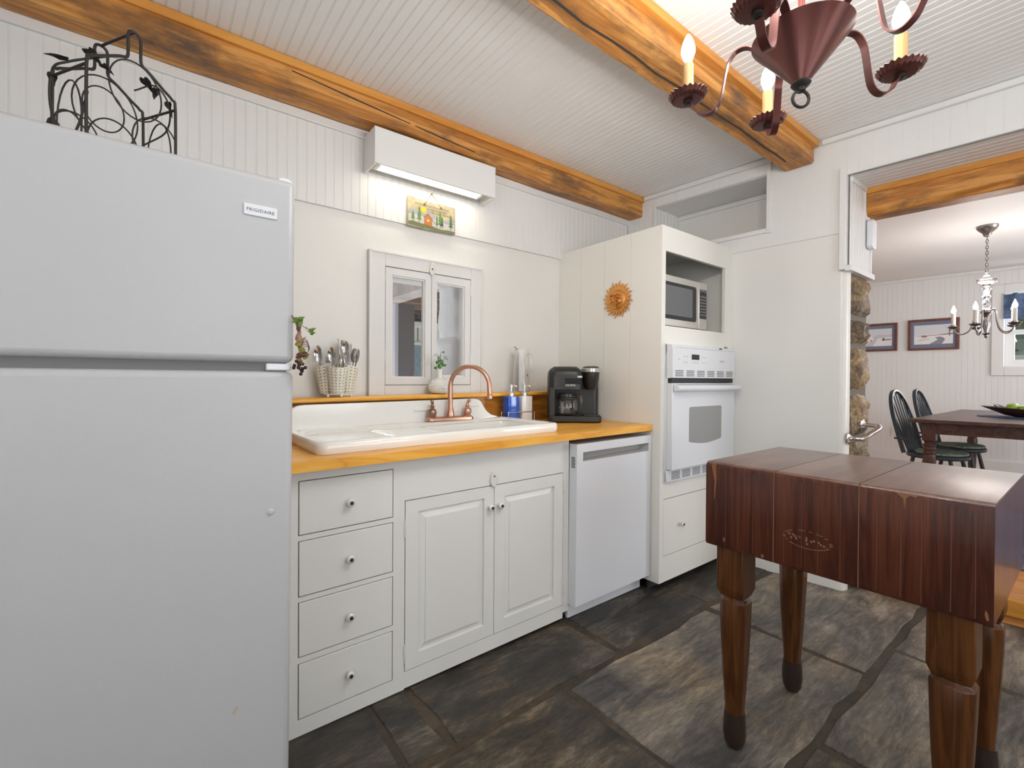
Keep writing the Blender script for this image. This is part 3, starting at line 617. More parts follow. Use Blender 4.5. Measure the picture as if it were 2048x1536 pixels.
for s_ in (-1, 1):
    hx = FX+s_*.105
    h = obj('handle', MB().lathe([(.018, zt-.003), (.019, zt+.008), (.0225, zt+.022), (.0215, zt+.034), (.015, zt+.042), (.009, zt+.045), (.0095, zt+.05), (.0135, zt+.053), (.009, zt+.058), (.0075, zt+.066), (.0001, zt+.067)], (hx, FY, 0), 20), copper if s_ > 0 else mat('tarnished_copper', (.36, .22, .16), .3, 1), t, smooth=True)
    hm = copper if s_ > 0 else bpy.data.materials['tarnished_copper']
    obj('lever', MB().tube(smoothpath([(hx, FY, zt+.056), (hx+s_*.002, FY-.004, zt+.072), (hx+s_*.006, FY-.008, zt+.078)]), [.007]*12+[.006], 10).ball((hx+s_*.006, FY-.009, zt+.081), .0095, 12), hm, h, smooth=True)

# ------------------------------------------------------------ dishwasher, oven cabinet, oven, microwave
t = thing('dishwasher', 'white dishwasher with a recessed pocket handle beside the tall oven cabinet', 'dishwasher', (-.31, -.4, 0))
d_ = MB()
x0, x1, yf, z0, z1 = -.603, -.010, -.757, .078, .868
hx0, hx1, hz0, hz1 = -.560, -.030, .782, .826
d_.box(x0, hx0, yf, yf+.05, z0, z1).box(hx1, x1, yf, yf+.05, z0, z1).box(hx0, hx1, yf, yf+.05, hz1, z1).box(hx0, hx1, yf, yf+.05, z0, hz0).box(hx0, hx1, yf+.04, yf+.05, hz0, hz1)
def dm(p): return (p[0]+.006*(p[2]-.5), p[1], p[2]+.0105*(p[0]+.6))
d = obj('door', d_.map(dm), enamel, t)
obj('pocket_handle', MB().add([(hx0, yf+.001, hz0), (hx1, yf+.001, hz0), (hx1, yf+.001, hz1), (hx0, yf+.001, hz1), (hx0+.004, yf+.038, hz0+.004), (hx1-.035, yf+.038, hz0+.012), (hx1-.035, yf+.038, hz1-.004), (hx0+.004, yf+.038, hz1-.004)], [(0, 1, 5, 4), (1, 2, 6, 5), (2, 3, 7, 6), (3, 0, 4, 7), (4, 5, 6, 7)]).map(dm), mat('shaded_pocket_grey', (.36, .35, .34), .35), d)  # shade of the recess put into the pocket's grey colour
vt = MB()
for i in range(8): vt.box(x0-.0008, x0+.001, yf+.012, yf+.037, .752+.007*i, .7555+.007*i)
obj('vent_slots', vt.map(dm), gap, d)
obj('tub', MB().box(-.595, -.02, yf+.052, -.1, .09, .862).map(dm), enamel, t)
obj('toe_kick', MB().box(-.602, -.022, -.70, -.685, .002, .10), enamel, t)
obj('toe_screw', MB().lathe([(.004, -.7), (.0035, -.702), (.0001, -.7022)], (-.036, 0, .07), 10, 'y'), gap, t)

YO, ZT = -.812, 2.045
t = thing('oven_cabinet', 'tall white built-in cabinet that houses the microwave and wall oven', 'cabinet', (.4, -.4, 0))
OX1 = XR(YO)-.004
ml, mr_, mz0, mz1 = .036, .690, 1.488, 1.906
cbm = MB()
def om(p): return (p[0]+.004*(p[2]-1), p[1], p[2])
ys = [(YO, -.603), (-.601, -.402), (-.400, -.202), (-.2, -.001)]
for a, b in ys: cbm.box(.0, .02, a, b, .05, ZT)
cbm.box(.002, .018, YO+.01, -.002, .05, ZT-.002)
cbm.box(.02, OX1, -.03, -.001, .05, ZT).box(.02, .774, YO+.02, -.03, ZT-.02, ZT).box(.755, .774, YO+.02, -.03, .05, ZT-.02)
# front
cbm.box(.02, ml, YO, YO+.02, .05, ZT).box(mr_, OX1, YO, YO+.02, 1.40, ZT).box(.735, OX1, YO, YO+.02, .05, 1.40)
cbm.box(ml, mr_, YO, YO+.02, mz1, ZT).box(ml, mr_, YO, YO+.02, 1.385, mz0).box(ml, .735, YO, YO+.02, .516, .615).box(ml, .735, YO, YO+.02, .05, .193)
obj('carcass', cbm.map(om), cabo, t)
obj('microwave_shelf', MB().box(.021, .752, YO+.021, -.05, mz0-.02, mz0-.0005).map(om), cabo, t)
obj('toe_recess', MB().box(.01, OX1-.04, YO+.075, YO+.09, .0, .05), gap, t)
d = obj('drawer', MB().box(ml+.002, .733, YO-.001, YO+.018, .196, .513).map(om), cabo, t, bevel=.001); knob(d, .199, .352, YO)
obj('seam_line', MB().box(ml, .735, YO+.0005, YO+.002, .512, .517).map(om), gap, t)

t = thing('wall_oven', 'white built-in wall oven with grey window and vent slots below the microwave', 'oven', (.38, -.5, .6))
ox0, ox1, oy = .036, .728, -.862
def ovm(p): return (p[0]+.004*(p[2]-1), p[1], p[2])
obj('body', MB().box(ox0+.004, ox1-.004, YO-.002, -.3, .618, 1.384).box(ox0, ox1, YO-.014, YO-.001, .608, 1.388).map(ovm), enamel, t)
c = obj('control_panel', MB().prism([(YO-.002, 1.386), (oy+.008, 1.382), (oy, 1.365), (oy, 1.196), (YO-.002, 1.192)], ox0, ox1, 'x').map(ovm), enamel, t, bevel=.003)
obj('display', MB().box(.225, .305, oy-.0012, oy+.001, 1.302, 1.332).map(ovm), blackg, c)
obj('trim_seam', MB().box(ox0+.035, ox1-.004, oy-.0006, oy+.001, 1.366, 1.368).map(ovm), mat('grey_print', (.42, .43, .45), .5), c)
mpp = mat('pale_print', (.55, .56, .58), .5)
for (px_, pz_) in [(.10, 1.30), (.15, 1.318), (.175, 1.318), (.345, 1.318), (.375, 1.318), (.15, 1.285), (.175, 1.285), (.24, 1.285), (.265, 1.285), (.29, 1.285), (.345, 1.285), (.375, 1.285)]: obj('key_marking', MB().box(px_-.007, px_+.007, oy-.0006, oy+.001, pz_-.004, pz_+.004).map(ovm), mpp, c)
text('brand_lettering', 'Frigidaire', .016, bpy.data.materials['pale_print'], c, face_y(.57, oy-.0006, 1.30))
obj('latch_slot', MB().box(.535, .565, oy-.0006, oy+.001, 1.374, 1.381).map(ovm), gap, c)
vt = MB()
for g in range(6):
    for i in range(4): vt.box(ox0+.025+g*.112, ox0+.105+g*.112, oy-.0008, oy+.001, 1.206+i*.0095, 1.2105+i*.0095)
obj('vent_slots', vt.map(ovm), mat('vent_grey', (.13, .13, .14), .6), c)
obj('door_gap', MB().box(ox0+.01, ox1-.002, oy+.012, YO-.002, 1.168, 1.194).map(ovm), gap, t)
d = obj('door', MB().box(ox0, ox1, oy, YO-.014, .684, 1.166).map(ovm), enamel, t, bevel=.004)
gw = mat('grey_oven_glass', (.30, .30, .305), .15, coat=.4)
wn_ = [(.205, .835), (.205, 1.02), (.215, 1.03), (.555, 1.03), (.565, 1.02), (.565, .835), (.555, .828)]+[(.555-.34*i/8, .828-.016*sin(pi*i/8)) for i in range(1, 8)]+[(.215, .828)]
wo = obj('window', MB().prism(wn_, oy-.0015, oy+.002, 'y').map(ovm), gw, d)
h = obj('handle', MB().prism([(oy-.004, 1.118), (oy-.036, 1.122), (oy-.042, 1.135), (oy-.038, 1.155), (oy-.004, 1.162)], ox0+.002, ox1+.012, 'x').map(ovm), enamel, d, bevel=.006, seg=3)
g_ = MB().box(ox0, ox1, YO-.02, YO-.001, .612, .678)
vg = obj('lower_vent', g_.map(ovm), enamel, t, bevel=.003)
vt = MB()
for g in range(6):
    for i in range(6): vt.box(ox0+.045+g*.108, ox0+.128+g*.108, YO-.0208, YO-.019, .624+i*.008, .628+i*.008)
obj('vent_slots', vt.map(ovm), bpy.data.materials['vent_grey'], vg)

my = YO+.045
t = thing('microwave', 'stainless microwave with black window inside the tall oven cabinet', 'microwave', (.31, my+.2, mz0))
obj('body', MB().box(.03, .556, my+.02, my+.4, mz0+.004, 1.79), black, t, bevel=.004)
d = obj('door', MB().box(.03, .462, my, my+.021, mz0+.012, 1.795), steel, t, bevel=.003)
obj('window', MB().prism(rrect(.02+.02, .430, mz0+.052, 1.755, .018), my-.002, my+.002, 'y'), blackg, d)
obj('screen_mesh', MB().prism(rrect(.025+.02, .385, mz0+.075, 1.735, .01), my-.0028, my, 'y'), mat('grey_screen', (.13, .135, .145), .2), d)
c = obj('control_panel', MB().box(.464, .556, my, my+.021, mz0+.012, 1.795), steel, t, bevel=.003)
kp = obj('keypad', MB().box(.472, .548, my-.0015, my+.002, mz0+.08, 1.75), blackg, c)
ky = MB()
for r_ in range(9):
    for c_ in range(3): ky.box(.481+c_*.022, .493+c_*.022, my-.0022, my, mz0+.10+r_*.019, mz0+.107+r_*.019)
obj('keys', ky, mat('key_print', (.28, .30, .36), .5), c)
obj('display', MB().box(.48, .54, my-.0022, my, 1.715, 1.738), mat('amber_dark', (.05, .035, .02), .2), c)

# ------------------------------------------------------------ small casement window over the sink
w1 = bpy.data.objects.new('window_1', None); COL.objects.link(w1); w1['kind'] = 'structure'; w1.location = (-1.0, 0, 1.1)
cs = MB().box(-1.356, -1.268, -.022, -.001, 1.0905, 1.844).box(-.738, -.655, -.022, -.001, 1.0985, 1.844).box(-1.268, -.738, -.022, -.001, 1.769, 1.844).box(-1.268, -.738, -.022, -.001, 1.094, 1.147)
cs.box(-1.356, -1.344, -.026, -.021, 1.0905, 1.844).box(-.667, -.655, -.026, -.021, 1.0985, 1.844).box(-1.344, -.667, -.026, -.021, 1.832, 1.844)
obj('window_casing', cs, casing, w1, bevel=.003)
obj('window_rebate', MB().frame(-1.267, -.739, 1.148, 1.768, .012, .04, .022).box(-1.012, -.972, .012, .04, 1.17, 1.75), gap, w1)
for (a, b, ga, gb, gz0, gz1) in ((-1.2655, -.9995, -1.231, -1.037, 1.188, 1.728), (-.9965, -.7405, -.966, -.779, 1.197, 1.722)):
    s = MB().box(a, ga, -.020, .012, 1.1505, 1.7655).box(gb, b, -.020, .012, 1.1505, 1.7655).box(ga, gb, -.020, .012, gz1, 1.7655).box(ga, gb, -.020, .012, 1.1505, gz0)
    s_ = obj('sash', s, casing, w1)
    obj('putty_bevel', MB().frame(ga, gb, gz0, gz1, -.012, .010, .007), white, s_)
    obj('pane', MB().box(ga, gb, .003, .006, gz0, gz1), thin, s_)
    hx = a if a < -1.1 else b
    for z in (1.70, 1.30): obj('hinge', MB().lathe([(.004, z-.03), (.0045, z-.026), (.0045, z+.026), (.004, z+.03)], (hx, -.021, 0), 10), casing, s_, smooth=True)
lt = MB().prism([(-.999+.018*cos(a)*(.75 if sin(a) > 0 else 1), 1.793+(.034*sin(a) if sin(a) > 0 else .04*sin(a))) for a in [2*pi*i/20 for i in range(20)]], -.032, -.022, 'y')
l = obj('turn_latch', lt, knobw, w1, bevel=.003)
obj('latch_screw', MB().lathe([(.005, -.032), (.004, -.0345), (.0001, -.035)], (-.999, 0, 1.79), 12, 'y'), bpy.data.materials['dark_screw'], l)
# deep reveal of the thick wall: board next to the sash, rough whitewashed stones beyond
lil = mat('lilac_grey_board', (.52, .52, .58), .5)
obj('reveal_boards', MB().box(-.7389, -.72, .035, .11, 1.1, 1.8).box(-1.29, -1.267, .035, .11, 1.1, 1.8).box(-1.29, -.72, .035, .11, 1.768, 1.80), lil, w1)
rv = MB(); rnd = random.Random(9)
for (z0, z1, dx) in ((1.13, 1.45, .012), (1.44, 1.80, -.004)):
    n = 9; vs = []; fs = []
    for a in range(n+1):
        for b in range(n+1):
            ed = a in (0, n) or b in (0, n)
            vs.append((-.735-(0 if ed else .022+dx+rnd.uniform(-.006, .008)), .11+.25*a/n, z0+(z1-z0)*b/n))
    for a in range(n):
        for b in range(n): fs.append((a*(n+1)+b, a*(n+1)+b+1, (a+1)*(n+1)+b+1, (a+1)*(n+1)+b))
    rv.add(vs, fs)
obj('whitewashed_stone', rv, mat('whitewash', (.82, .82, .83), .6, bump=1.0, bscale=30), w1, smooth=True, ang=70)

# ------------------------------------------------------------ fluorescent light box, slate sign, copper sun
t = thing('fluorescent_light', 'white boxed fluorescent strip light glowing on the wall above the sink', 'light fixture', (-1.02, -.08, 2.32))
bx0, bx1, by, bz0, bz1 = -1.384, -.668, -.165, 2.222, 2.385
obj('housing', MB().box(bx0, bx1, by, by+.012, bz0, bz1).box(bx0, bx0+.012, by+.012, -.016, bz0-.004, bz1).box(bx1-.012, bx1, by+.012, -.016, bz0-.004, bz1).box(bx0, bx1, by, -.016, bz1-.001, bz1+.012), white, t, bevel=.0015)
obj('wall_channel', MB().box(bx0+.012, bx1-.012, -.075, -.016, bz0+.05, bz1-.002).box(bx0+.02, bx1-.06, -.075, -.066, bz0+.006, bz0+.05), white, t)
tubem = mat('fluorescent_tube', (1, 1, 1), .4, emit=(1, .93, .76), estr=2.6)
obj('tube', MB().lathe([(.014, bx0+.05), (.018, bx0+.055), (.018, bx1-.075), (.014, bx1-.07)], (0, -.108, bz0+.030), 20, 'x'), tubem, t, smooth=True)
for x in (bx0+.038, bx1-.064): obj('lamp_holder', MB().box(x-.01, x+.01, -.125, -.075, bz0+.008, bz0+.055), white, t, bevel=.002)
area('fluorescent_glow', (-1.03, -.10, bz0+.012), (-1.03, -.07, 0), .60, .05, 1.25, (1, .90, .68))

t = thing('slate_sign', 'painted slate sign with cabin and pine trees hanging under the strip light', 'sign', (-1.0, -.02, 2.08))
rnd = random.Random(2); pl = []
for i in range(14): pl.append((-1.147+.292*i/13, 2.162+rnd.uniform(-.003, .003)-(.006 if 3 < i < 9 else 0)))
pl = [(-1.150, 2.01)]+[(-1.150, 2.158)]+pl+[(-.853, 2.158), (-.853, 2.012)]+[(-.857-.29*i/10, 2.004+rnd.uniform(-.002, .002)) for i in range(11)]
obj('slate', MB().prism(pl, -.029, -.021, 'y'), mat('cream_painted_slate', (.43, .37, .24), .6, bump=.3, bscale=50, var=.3, vscale=18), t, bevel=.002)
yy = -.0294
pmats = [mat('paint_hill', (.34, .34, .35), .6), mat('paint_ground', (.16, .18, .07), .6), mat('paint_green', (.12, .26, .05), .6, var=.5, vscale=90), mat('paint_dark_green', (.06, .15, .055), .6), mat('paint_cabin', (.48, .17, .04), .6), mat('paint_trunk', (.17, .09, .05), .6), mat('paint_sun', (.80, .48, .02), .5), mat('paint_roof', (.24, .11, .08), .6), mat('paint_mist', (.52, .50, .49), .6), mat('paint_window', (.75, .55, .3), .5)]
pa = MB()
def P(poly, m, d): pa.mat(m).prism([(-1.150+.297*u, 2.004+.154*v) for u, v in poly], yy-.0001*d-.0003, yy+.0004, 'y')
P([(.02, .08), (.02, .55), (.07, .62), (.14, .66), (.22, .58), (.3, .55), (.36, .62), (.42, .70), (.5, .60), (.6, .52), (.72, .45), (.84, .47), (.9, .50), (.98, .46), (.98, .08)], 0, 0)
P([(.02, .08), (.02, .42), (.2, .44), (.4, .42), (.6, .40), (.8, .34), (.98, .36), (.98, .08)], 8, 1)
P([(.02, .06), (.02, .16), (.1, .20), (.25, .17), (.4, .16), (.55, .13), (.7, .10), (.85, .13), (.98, .12), (.98, .03), (.5, .02)], 1, 2)
P([(.32+.06*cos(a), .66+.105*sin(a)) for a in [2*pi*i/14 for i in range(14)]], 6, 3)
for cx, b, h, w_, m in ((.11, .2, .34, .045, 2), (.235, .18, .50, .05, 2), (.24, .38, .34, .035, 3), (.60, .16, .36, .028, 3), (.67, .14, .55, .05, 2), (.71, .14, .40, .04, 3), (.90, .14, .52, .05, 3)):
    P([(cx-.007, b), (cx+.007, b), (cx+.006, b+h*.5), (cx-.006, b+h*.5)], 5, 4)
    for j in range(4):
        zb = b+h*(.22+.2*j); ww = w_*(1-.2*j); P([(cx-ww, zb), (cx+ww, zb), (cx, zb+h*.3)], m, 5+j)
P([(.335, .16), (.335, .42), (.415, .54), (.50, .36), (.50, .12)], 4, 10); P([(.50, .14), (.50, .36), (.56, .27), (.56, .14)], 8, 10)
P([(.32, .42), (.415, .57), (.57, .26), (.56, .24), (.415, .53), (.33, .405)], 7, 11); P([(.39, .28), (.44, .28), (.44, .35), (.39, .35)], 9, 12)
obj('painting', pa, pmats, t)
ink = mat('brown_ink', (.22, .17, .11), .6)
for s, dx, dz in (("IF YOU'RE LUCKY ENOUGH TO BE", 0, .128), ('IN THE MOUNTAINS', .03, .112), ("YOU'RE LUCKY ENOUGH", .045, .098)):
    text('lettering', s, .0135, ink, t, face_y(-1.0+dx, yy-.0002, 2.004+dz))
obj('cord', MB().tube([(-1.047, -.030, 2.138), (-1.002, -.024, 2.206), (-.945, -.030, 2.138)], .0016, 6).lathe([(.006, -.034), (.006, -.028)], (-1.047, 0, 2.139), 10, 'y').lathe([(.006, -.034), (.006, -.028)], (-.945, 0, 2.139), 10, 'y'), mat('tan_cord', (.20, .13, .06), .7), t)
obj('nail', MB().lathe([(.004, -.030), (.004, -.027), (.0016, -.026), (.0016, -.012)], (-1.002, 0, 2.208), 10, 'y'), mat('nail_metal', (.18, .14, .10), .4, .8), t)

sy_, sz_ = -.511, 1.667
t = thing('sun_plaque', 'copper sun face wall plaque on the white side of the oven cabinet', 'wall decoration', (-.01, sy_, sz_))
rays = MB(); nR = 24
for i in range(nR):
    a = 2*pi*i/nR+.05; L_ = .116 if i % 2 == 0 else .098; b = .0105; tw = .16
    pts = [(.055, -b), (.072, -b*.9), (.088, -b*.5+.001), (.100, -b*.1+.005), (L_, .016), (.096, b*.35+.007), (.082, b*.8+.002), (.068, b), (.053, b)]
    vs = []
    for r, o_ in pts:
        an = a+o_/r; vs.append((-.004-.006*(1 if r < .08 else .4), sy_+r*cos(an), sz_+r*sin(an)))
    vs2 = [(-.0022, y, z) for (x, y, z) in vs]; n = len(vs)
    rays.add(vs+vs2, [list(range(n)), list(range(2*n-1, n-1, -1))]+[(k, k+n, (k+1) % n+n, (k+1) % n) for k in range(n)])
obj('rays', rays, goldm, t, smooth=True, ang=25)
def dome(p):  # (r, h) lathe towards -x
    return MB().lathe(p, (0, sy_, sz_), 28, 'x').map(lambda q: (-q[0], q[1], q[2]))
fc = dome([(.062, .003), (.060, .012), (.052, .018), (.040, .022), (.020, .025), (.0001, .0255)])
obj('face', fc, goldm, t, smooth=True)
ft = MB().tube(smoothpath([(-.031, sy_+.004, sz_+.026), (-.042, sy_+.002, sz_+.010), (-.052, sy_, sz_-.008), (-.040, sy_, sz_-.015)]), [.005]*6+[.007]*6+[.011]*7, 10)
for s_ in (-1, 1):
    ft.ball((-.028, sy_+s_*.023, sz_+.010), .011, 10, (.6, 1.1, .5)).tube(smoothpath([(-.031, sy_+s_*.008, sz_+.025), (-.034, sy_+s_*.022, sz_+.031), (-.024, sy_+s_*.040, sz_+.022)]), .0048, 8).ball((-.026, sy_+s_*.030, sz_-.014), .015, 12, (.6, 1, 1))
    ft.tube(smoothpath([(-.026, sy_+s_*.036, sz_+.01), (-.024, sy_+s_*.040, sz_+.004), (-.026, sy_+s_*.034, sz_-.002), (-.03, sy_+s_*.016, sz_+.0)]), .003, 6)
ft.tube(smoothpath([(-.029, sy_-.020, sz_-.028), (-.038, sy_-.008, sz_-.026), (-.039, sy_, sz_-.029), (-.038, sy_+.008, sz_-.026), (-.029, sy_+.020, sz_-.028)]), .0048, 8).tube(smoothpath([(-.031, sy_-.014, sz_-.034), (-.037, sy_, sz_-.038), (-.031, sy_+.014, sz_-.034)]), .0055, 8).ball((-.028, sy_, sz_-.051), .010, 10, (.6, 1.2, .8))
obj('facial_features', ft.map(lambda p: (p[0]-.001, p[1], p[2])), goldm, t, smooth=True)

# ------------------------------------------------------------ things on the ledge and counter
LZ = lambda x: 1.0905+.0105*(x+1.9)+.0003
ux, uy = -1.532, -.088; uz = LZ(-1.5)+.001
t = thing('utensil_caddy', 'cream pierced utensil caddy of three cups on the pine ledge', 'utensil holder', (ux, uy, uz))
creamp = bpy.data.materials.new('pierced_cream'); creamp.use_nodes = True
n = creamp.node_tree.nodes; l = creamp.node_tree.links; b = n['Principled BSDF']; b.inputs['Roughness'].default_value = .4
tc = n.new('ShaderNodeTexCoord'); sp_ = n.new('ShaderNodeSeparateXYZ'); l.new(tc.outputs['UV'], sp_.inputs[0])
def mth(op, a, bb=None):
    q = n.new('ShaderNodeMath'); q.operation = op
    for i, v in enumerate((a, bb)):
        if v is None: continue
        if isinstance(v, (int, float)): q.inputs[i].default_value = v
        else: l.new(v, q.inputs[i])
    return q.outputs[0]
uu, vv = sp_.outputs[0], sp_.outputs[1]
fu = mth('SUBTRACT', mth('FRACT', uu), .5); fv = mth('SUBTRACT', mth('FRACT', vv), .5)
par = mth('MULTIPLY', mth('SUBTRACT', mth('MULTIPLY', mth('MODULO', mth('ADD', mth('FLOOR', uu), mth('FLOOR', vv)), 2), 2), 1), 1)
da = mth('ADD', fu, mth('MULTIPLY', par, fv)); db = mth('SUBTRACT', fu, mth('MULTIPLY', par, fv))
el = mth('ADD', mth('POWER', mth('ABSOLUTE', mth('MULTIPLY', da, 1.35)), 2), mth('POWER', mth('ABSOLUTE', mth('MULTIPLY', db, 4.2)), 2))
inside = mth('LESS_THAN', el, .38)
mx = n.new('ShaderNodeMixRGB'); l.new(inside, mx.inputs[0]); mx.inputs[1].default_value = (.76, .73, .62, 1); mx.inputs[2].default_value = (.06, .055, .045, 1); l.new(mx.outputs[0], b.inputs['Base Color'])
cream = mat('cream_enamel', (.76, .73, .62), .35)
def cup(cx, cy, ta, lean):
    nn, mm = 40, 10; vs = []; fs = []; uv = []
    for j in range(mm+1):
        h = j/mm
        for i in range(nn+1):
            a = 2*pi*i/nn; r = .030+.013*h+.003*h*h; top = .118+.020*(.5+.5*cos(a-ta+pi))
            lx, ly = cos(ta)*lean*h, sin(ta)*lean*h
            vs.append((cx+lx+r*cos(a), cy+ly+r*sin(a), uz+.016+top*h)); uv.append((i/nn*14, j/mm*9))
    for j in range(mm):
        for i in range(nn): fs.append((j*(nn+1)+i, j*(nn+1)+i+1, (j+1)*(nn+1)+i+1, (j+1)*(nn+1)+i))
    fs.append([i for i in range(nn)][::-1])
    o = obj('cup', MB().add(vs, fs), [creamp], t, smooth=True)
    ul = o.data.uv_layers.new(name='UVMap')
    for lp in o.data.loops: ul.data[lp.index].uv = uv[lp.vertex_index]
    sm = o.modifiers.new('t', 'SOLIDIFY'); sm.thickness = .0016; sm.offset = 1
    rim = MB().tube([vs[mm*(nn+1)+i] for i in range(nn)], .0018, 6, closed=True)
    obj('rim', rim, cream, o, smooth=True)
    return [(cx+cos(ta)*lean, cy+sin(ta)*lean)]
cups = [(-.012, -.032, -1.75, .004), (.045, .012, .15, .010), (-.042, .022, 2.6, .008)]
for cx, cy, ta, le in cups: cup(ux+cx, uy+cy, ta, le)
fr = MB().tube([(ux+.062*cos(2*pi*i/32), uy+.055*sin(2*pi*i/32), uz+.011) for i in range(32)], .003, 8, closed=True).box(ux-.06, ux+.06, uy-.004, uy+.004, uz+.010, uz+.015).tube([(ux, uy, uz+.012), (ux, uy, uz+.16)], .003, 8)
obj('base_ring', fr, cream, t, smooth=True)
for a in (-2.6, -1.57, -.5, 1.57): obj('foot', MB().lathe([(.006, uz), (.0065, uz+.006), (.004, uz+.011)], (ux+.062*cos(a), uy+.055*sin(a), 0), 12), cream, t, smooth=True)
def spoon(L_=.20, bw=.0195, bl=.035):
    mb = MB(); n, m = 10, 14; top = L_
    mb.strap(smoothpath([(0, 0, 0), (0, .002, L_*.3), (0, -.002, L_-2*bl+.004)]), (1, 0, 0), .006, .0022)
    vs = []; fs = []
    for j in range(m+1):
        u = j/m; w_ = bw*sin(pi*min(1, .06+u*.92))**.6*(1-.25*(1-u)); z = L_-2*bl+2*bl*u
        for i in range(n+1):
            s = -1+2*i/n; vs.append((w_*s, -.001+.008*(1-s*s)*sin(pi*u), z))
    for j in range(m):
        for i in range(n): fs.append((j*(n+1)+i, j*(n+1)+i+1, (j+1)*(n+1)+i+1, (j+1)*(n+1)+i))
    k_ = len(vs); vs += [(x, y+.0014, z) for x, y, z in vs]; fs += [tuple(k_+i for i in f[::-1]) for f in fs]
    return mb.add(vs, fs)
def fork():
    mb = MB().strap(smoothpath([(0, 0, 0), (0, .003, .06), (0, -.002, .125)]), (1, 0, 0), .006, .0022)
    mb.strap([(0, -.002, .12), (0, .002, .135), (0, .004, .148)], (1, 0, 0), .021, .002)
    for i in range(4): mb.strap([(-.0092+.0061*i, .004, .146), (-.0092+.0061*i, .003, .17), (-.0092+.0061*i, -.002, .193)], (1, 0, 0), .0034, .0018)
    return mb
def knife():
    pl = [(-.006, 0), (.006, 0), (.0075, .10), (.0095, .12), (.0105, .17), (.0085, .198), (.004, .211), (-.002, .212), (-.006, .198), (-.0065, .12), (-.0065, .1)]
    return MB().prism(pl, -.0018, .0018, 'y')
knifem = mat('knife_dark_reflection', (.36, .35, .345), .24, 1)  # darker than the other cutlery: dark room reflections put into the colour
def cut(kind, cup_i, ox, oy, lx, ly, spin, dz, label, grp):
    cx, cy = cups[cup_i][:2]
    z0 = Vector((ux+cx+lx*.35, uy+cy+ly*.35, uz+.022)); z1 = Vector((ux+cx+lx, uy+cy+ly, uz+.2+dz))
    d = (z1-z0).normalized(); q = d.to_track_quat('Z', 'Y').to_matrix().to_4x4()
    mb = {'spoon': spoon, 'fork': fork, 'knife': knife}[kind]()
    cm_ = knifem if kind == 'knife' else cutlery
    mb.xf(Matrix.Rotation(spin, 4, 'Z')); mb.xf(Matrix.Translation((0, 0, dz))); mb.xf(Matrix.Translation(z0) @ q)
    o = obj('dinner_fork' if kind == 'fork' else ('table_knife' if kind == 'knife' else 'soup_spoon'), mb, cm_, smooth=True, bevel=0)
    tag(o, label, kind, grp)
GU = 'cutlery in the cream caddy'
cut('spoon', 2, -.01, 0, -.047, -.014, .9, .012, 'spoon farthest left in the cream caddy, leaning well outward', GU)
cut('spoon', 2, -.004, 0, -.032, .028, 1.2, .022, 'second spoon from the left in the cream caddy, tucked behind the leftmost', GU)
cut('fork', 2, .004, 0, .006, .004, .55, .018, 'fork with its tines up in the left cup of the caddy', GU)
for i, (lx, ly, sp2, dz, lab) in enumerate([(-.034, -.022, .4, .008, 'left spoon of the front cup, bowl upright'), (-.014, .020, .8, -.006, 'spoon behind the front pair in the front cup of the caddy'), (.010, -.020, .5, -.012, 'shiny spoon in the middle of the front cup'), (.036, .004, .2, -.004, 'spoon at the right side of the front cup of the caddy')]):
    cut('spoon', 0, 0, 0, lx, ly, sp2, dz, lab, GU)
cut('knife', 1, -.012, 0, -.030, .020, .4, .045, 'knife farthest left in the right-hand cup, beside the tallest spoon', GU)
cut('spoon', 1, -.01, 0, -.014, -.014, .6, .046, 'tallest spoon, standing upright at the middle of the caddy', GU)
for i, (lx, ly, dz, lab) in enumerate([(-.010, .030, .040, 'second knife from the left in the right-hand cup'), (.006, .016, .034, 'middle knife in the right-hand cup, leaning slightly right'), (.017, .030, .030, 'fourth knife in the right-hand cup, leaning right'), (.026, .018, .024, 'knife nearest the spoons at the right of the right-hand cup')]):
    cut('knife', 1, 0, 0, lx, ly, .5+.2*i, dz, lab, GU)
cut('spoon', 1, .006, 0, .042, .008, .6, .014, 'spoon leaning right out of the right-hand cup, beside the window casing', GU)
cut('spoon', 1, .01, 0, .044, -.030, .9, .010, 'spoon farthest right in the caddy, leaning over its rim', GU)

# vase and sprig
vx, vy = -.985, -.089; vz = LZ(vx)+.0008
o = obj('bud_vase', MB(), porcelain)
bpy.data.objects.remove(o)
t = thing('bud_vase', 'white hobnail bud vase with a round body on the ledge under the window', 'vase', (vx, vy, vz))
obj('body', MB().lathe([(.030, vz), (.046, vz+.006), (.057, vz+.024), (.0585, vz+.042), (.052, vz+.062), (.036, vz+.077), (.020, vz+.085), (.0165, vz+.095), (.0155, vz+.115), (.0175, vz+.135), (.0145, vz+.135), (.0125, vz+.115), (.012, vz+.09)], (vx, vy, 0), 32, cap=False).lathe([(.030, vz), (.0001, vz)], (vx, vy, 0), 32, cap=False), porcelain, t, smooth=True)
hb = MB()
for j, (r, h) in enumerate([(.0525, .018), (.058, .031), (.0575, .045), (.051, .060), (.041, .071)]):
    for i in range(22):
        a = 2*pi*(i+.5*(j % 2))/22
        if sin(a) < .4: hb.ball((vx+r*cos(a), vy+r*sin(a), vz+h), .0042, 6)
e = obj('hobnails', hb, porcelain, t, smooth=True); e['kind'] = 'stuff'
t = thing('herb_sprig', 'fresh green herb sprig standing in the white bud vase', 'plant', (vx, vy, vz+.13))
lg = mat('bright_leaf', (.10, .30, .035), .4, var=.4, vscale=50); lg2 = mat('sage_leaf', (.20, .29, .14), .5); lil2 = mat('lavender_leaf', (.36, .35, .44), .5)
stm = MB(); rnd = random.Random(12); lv = []
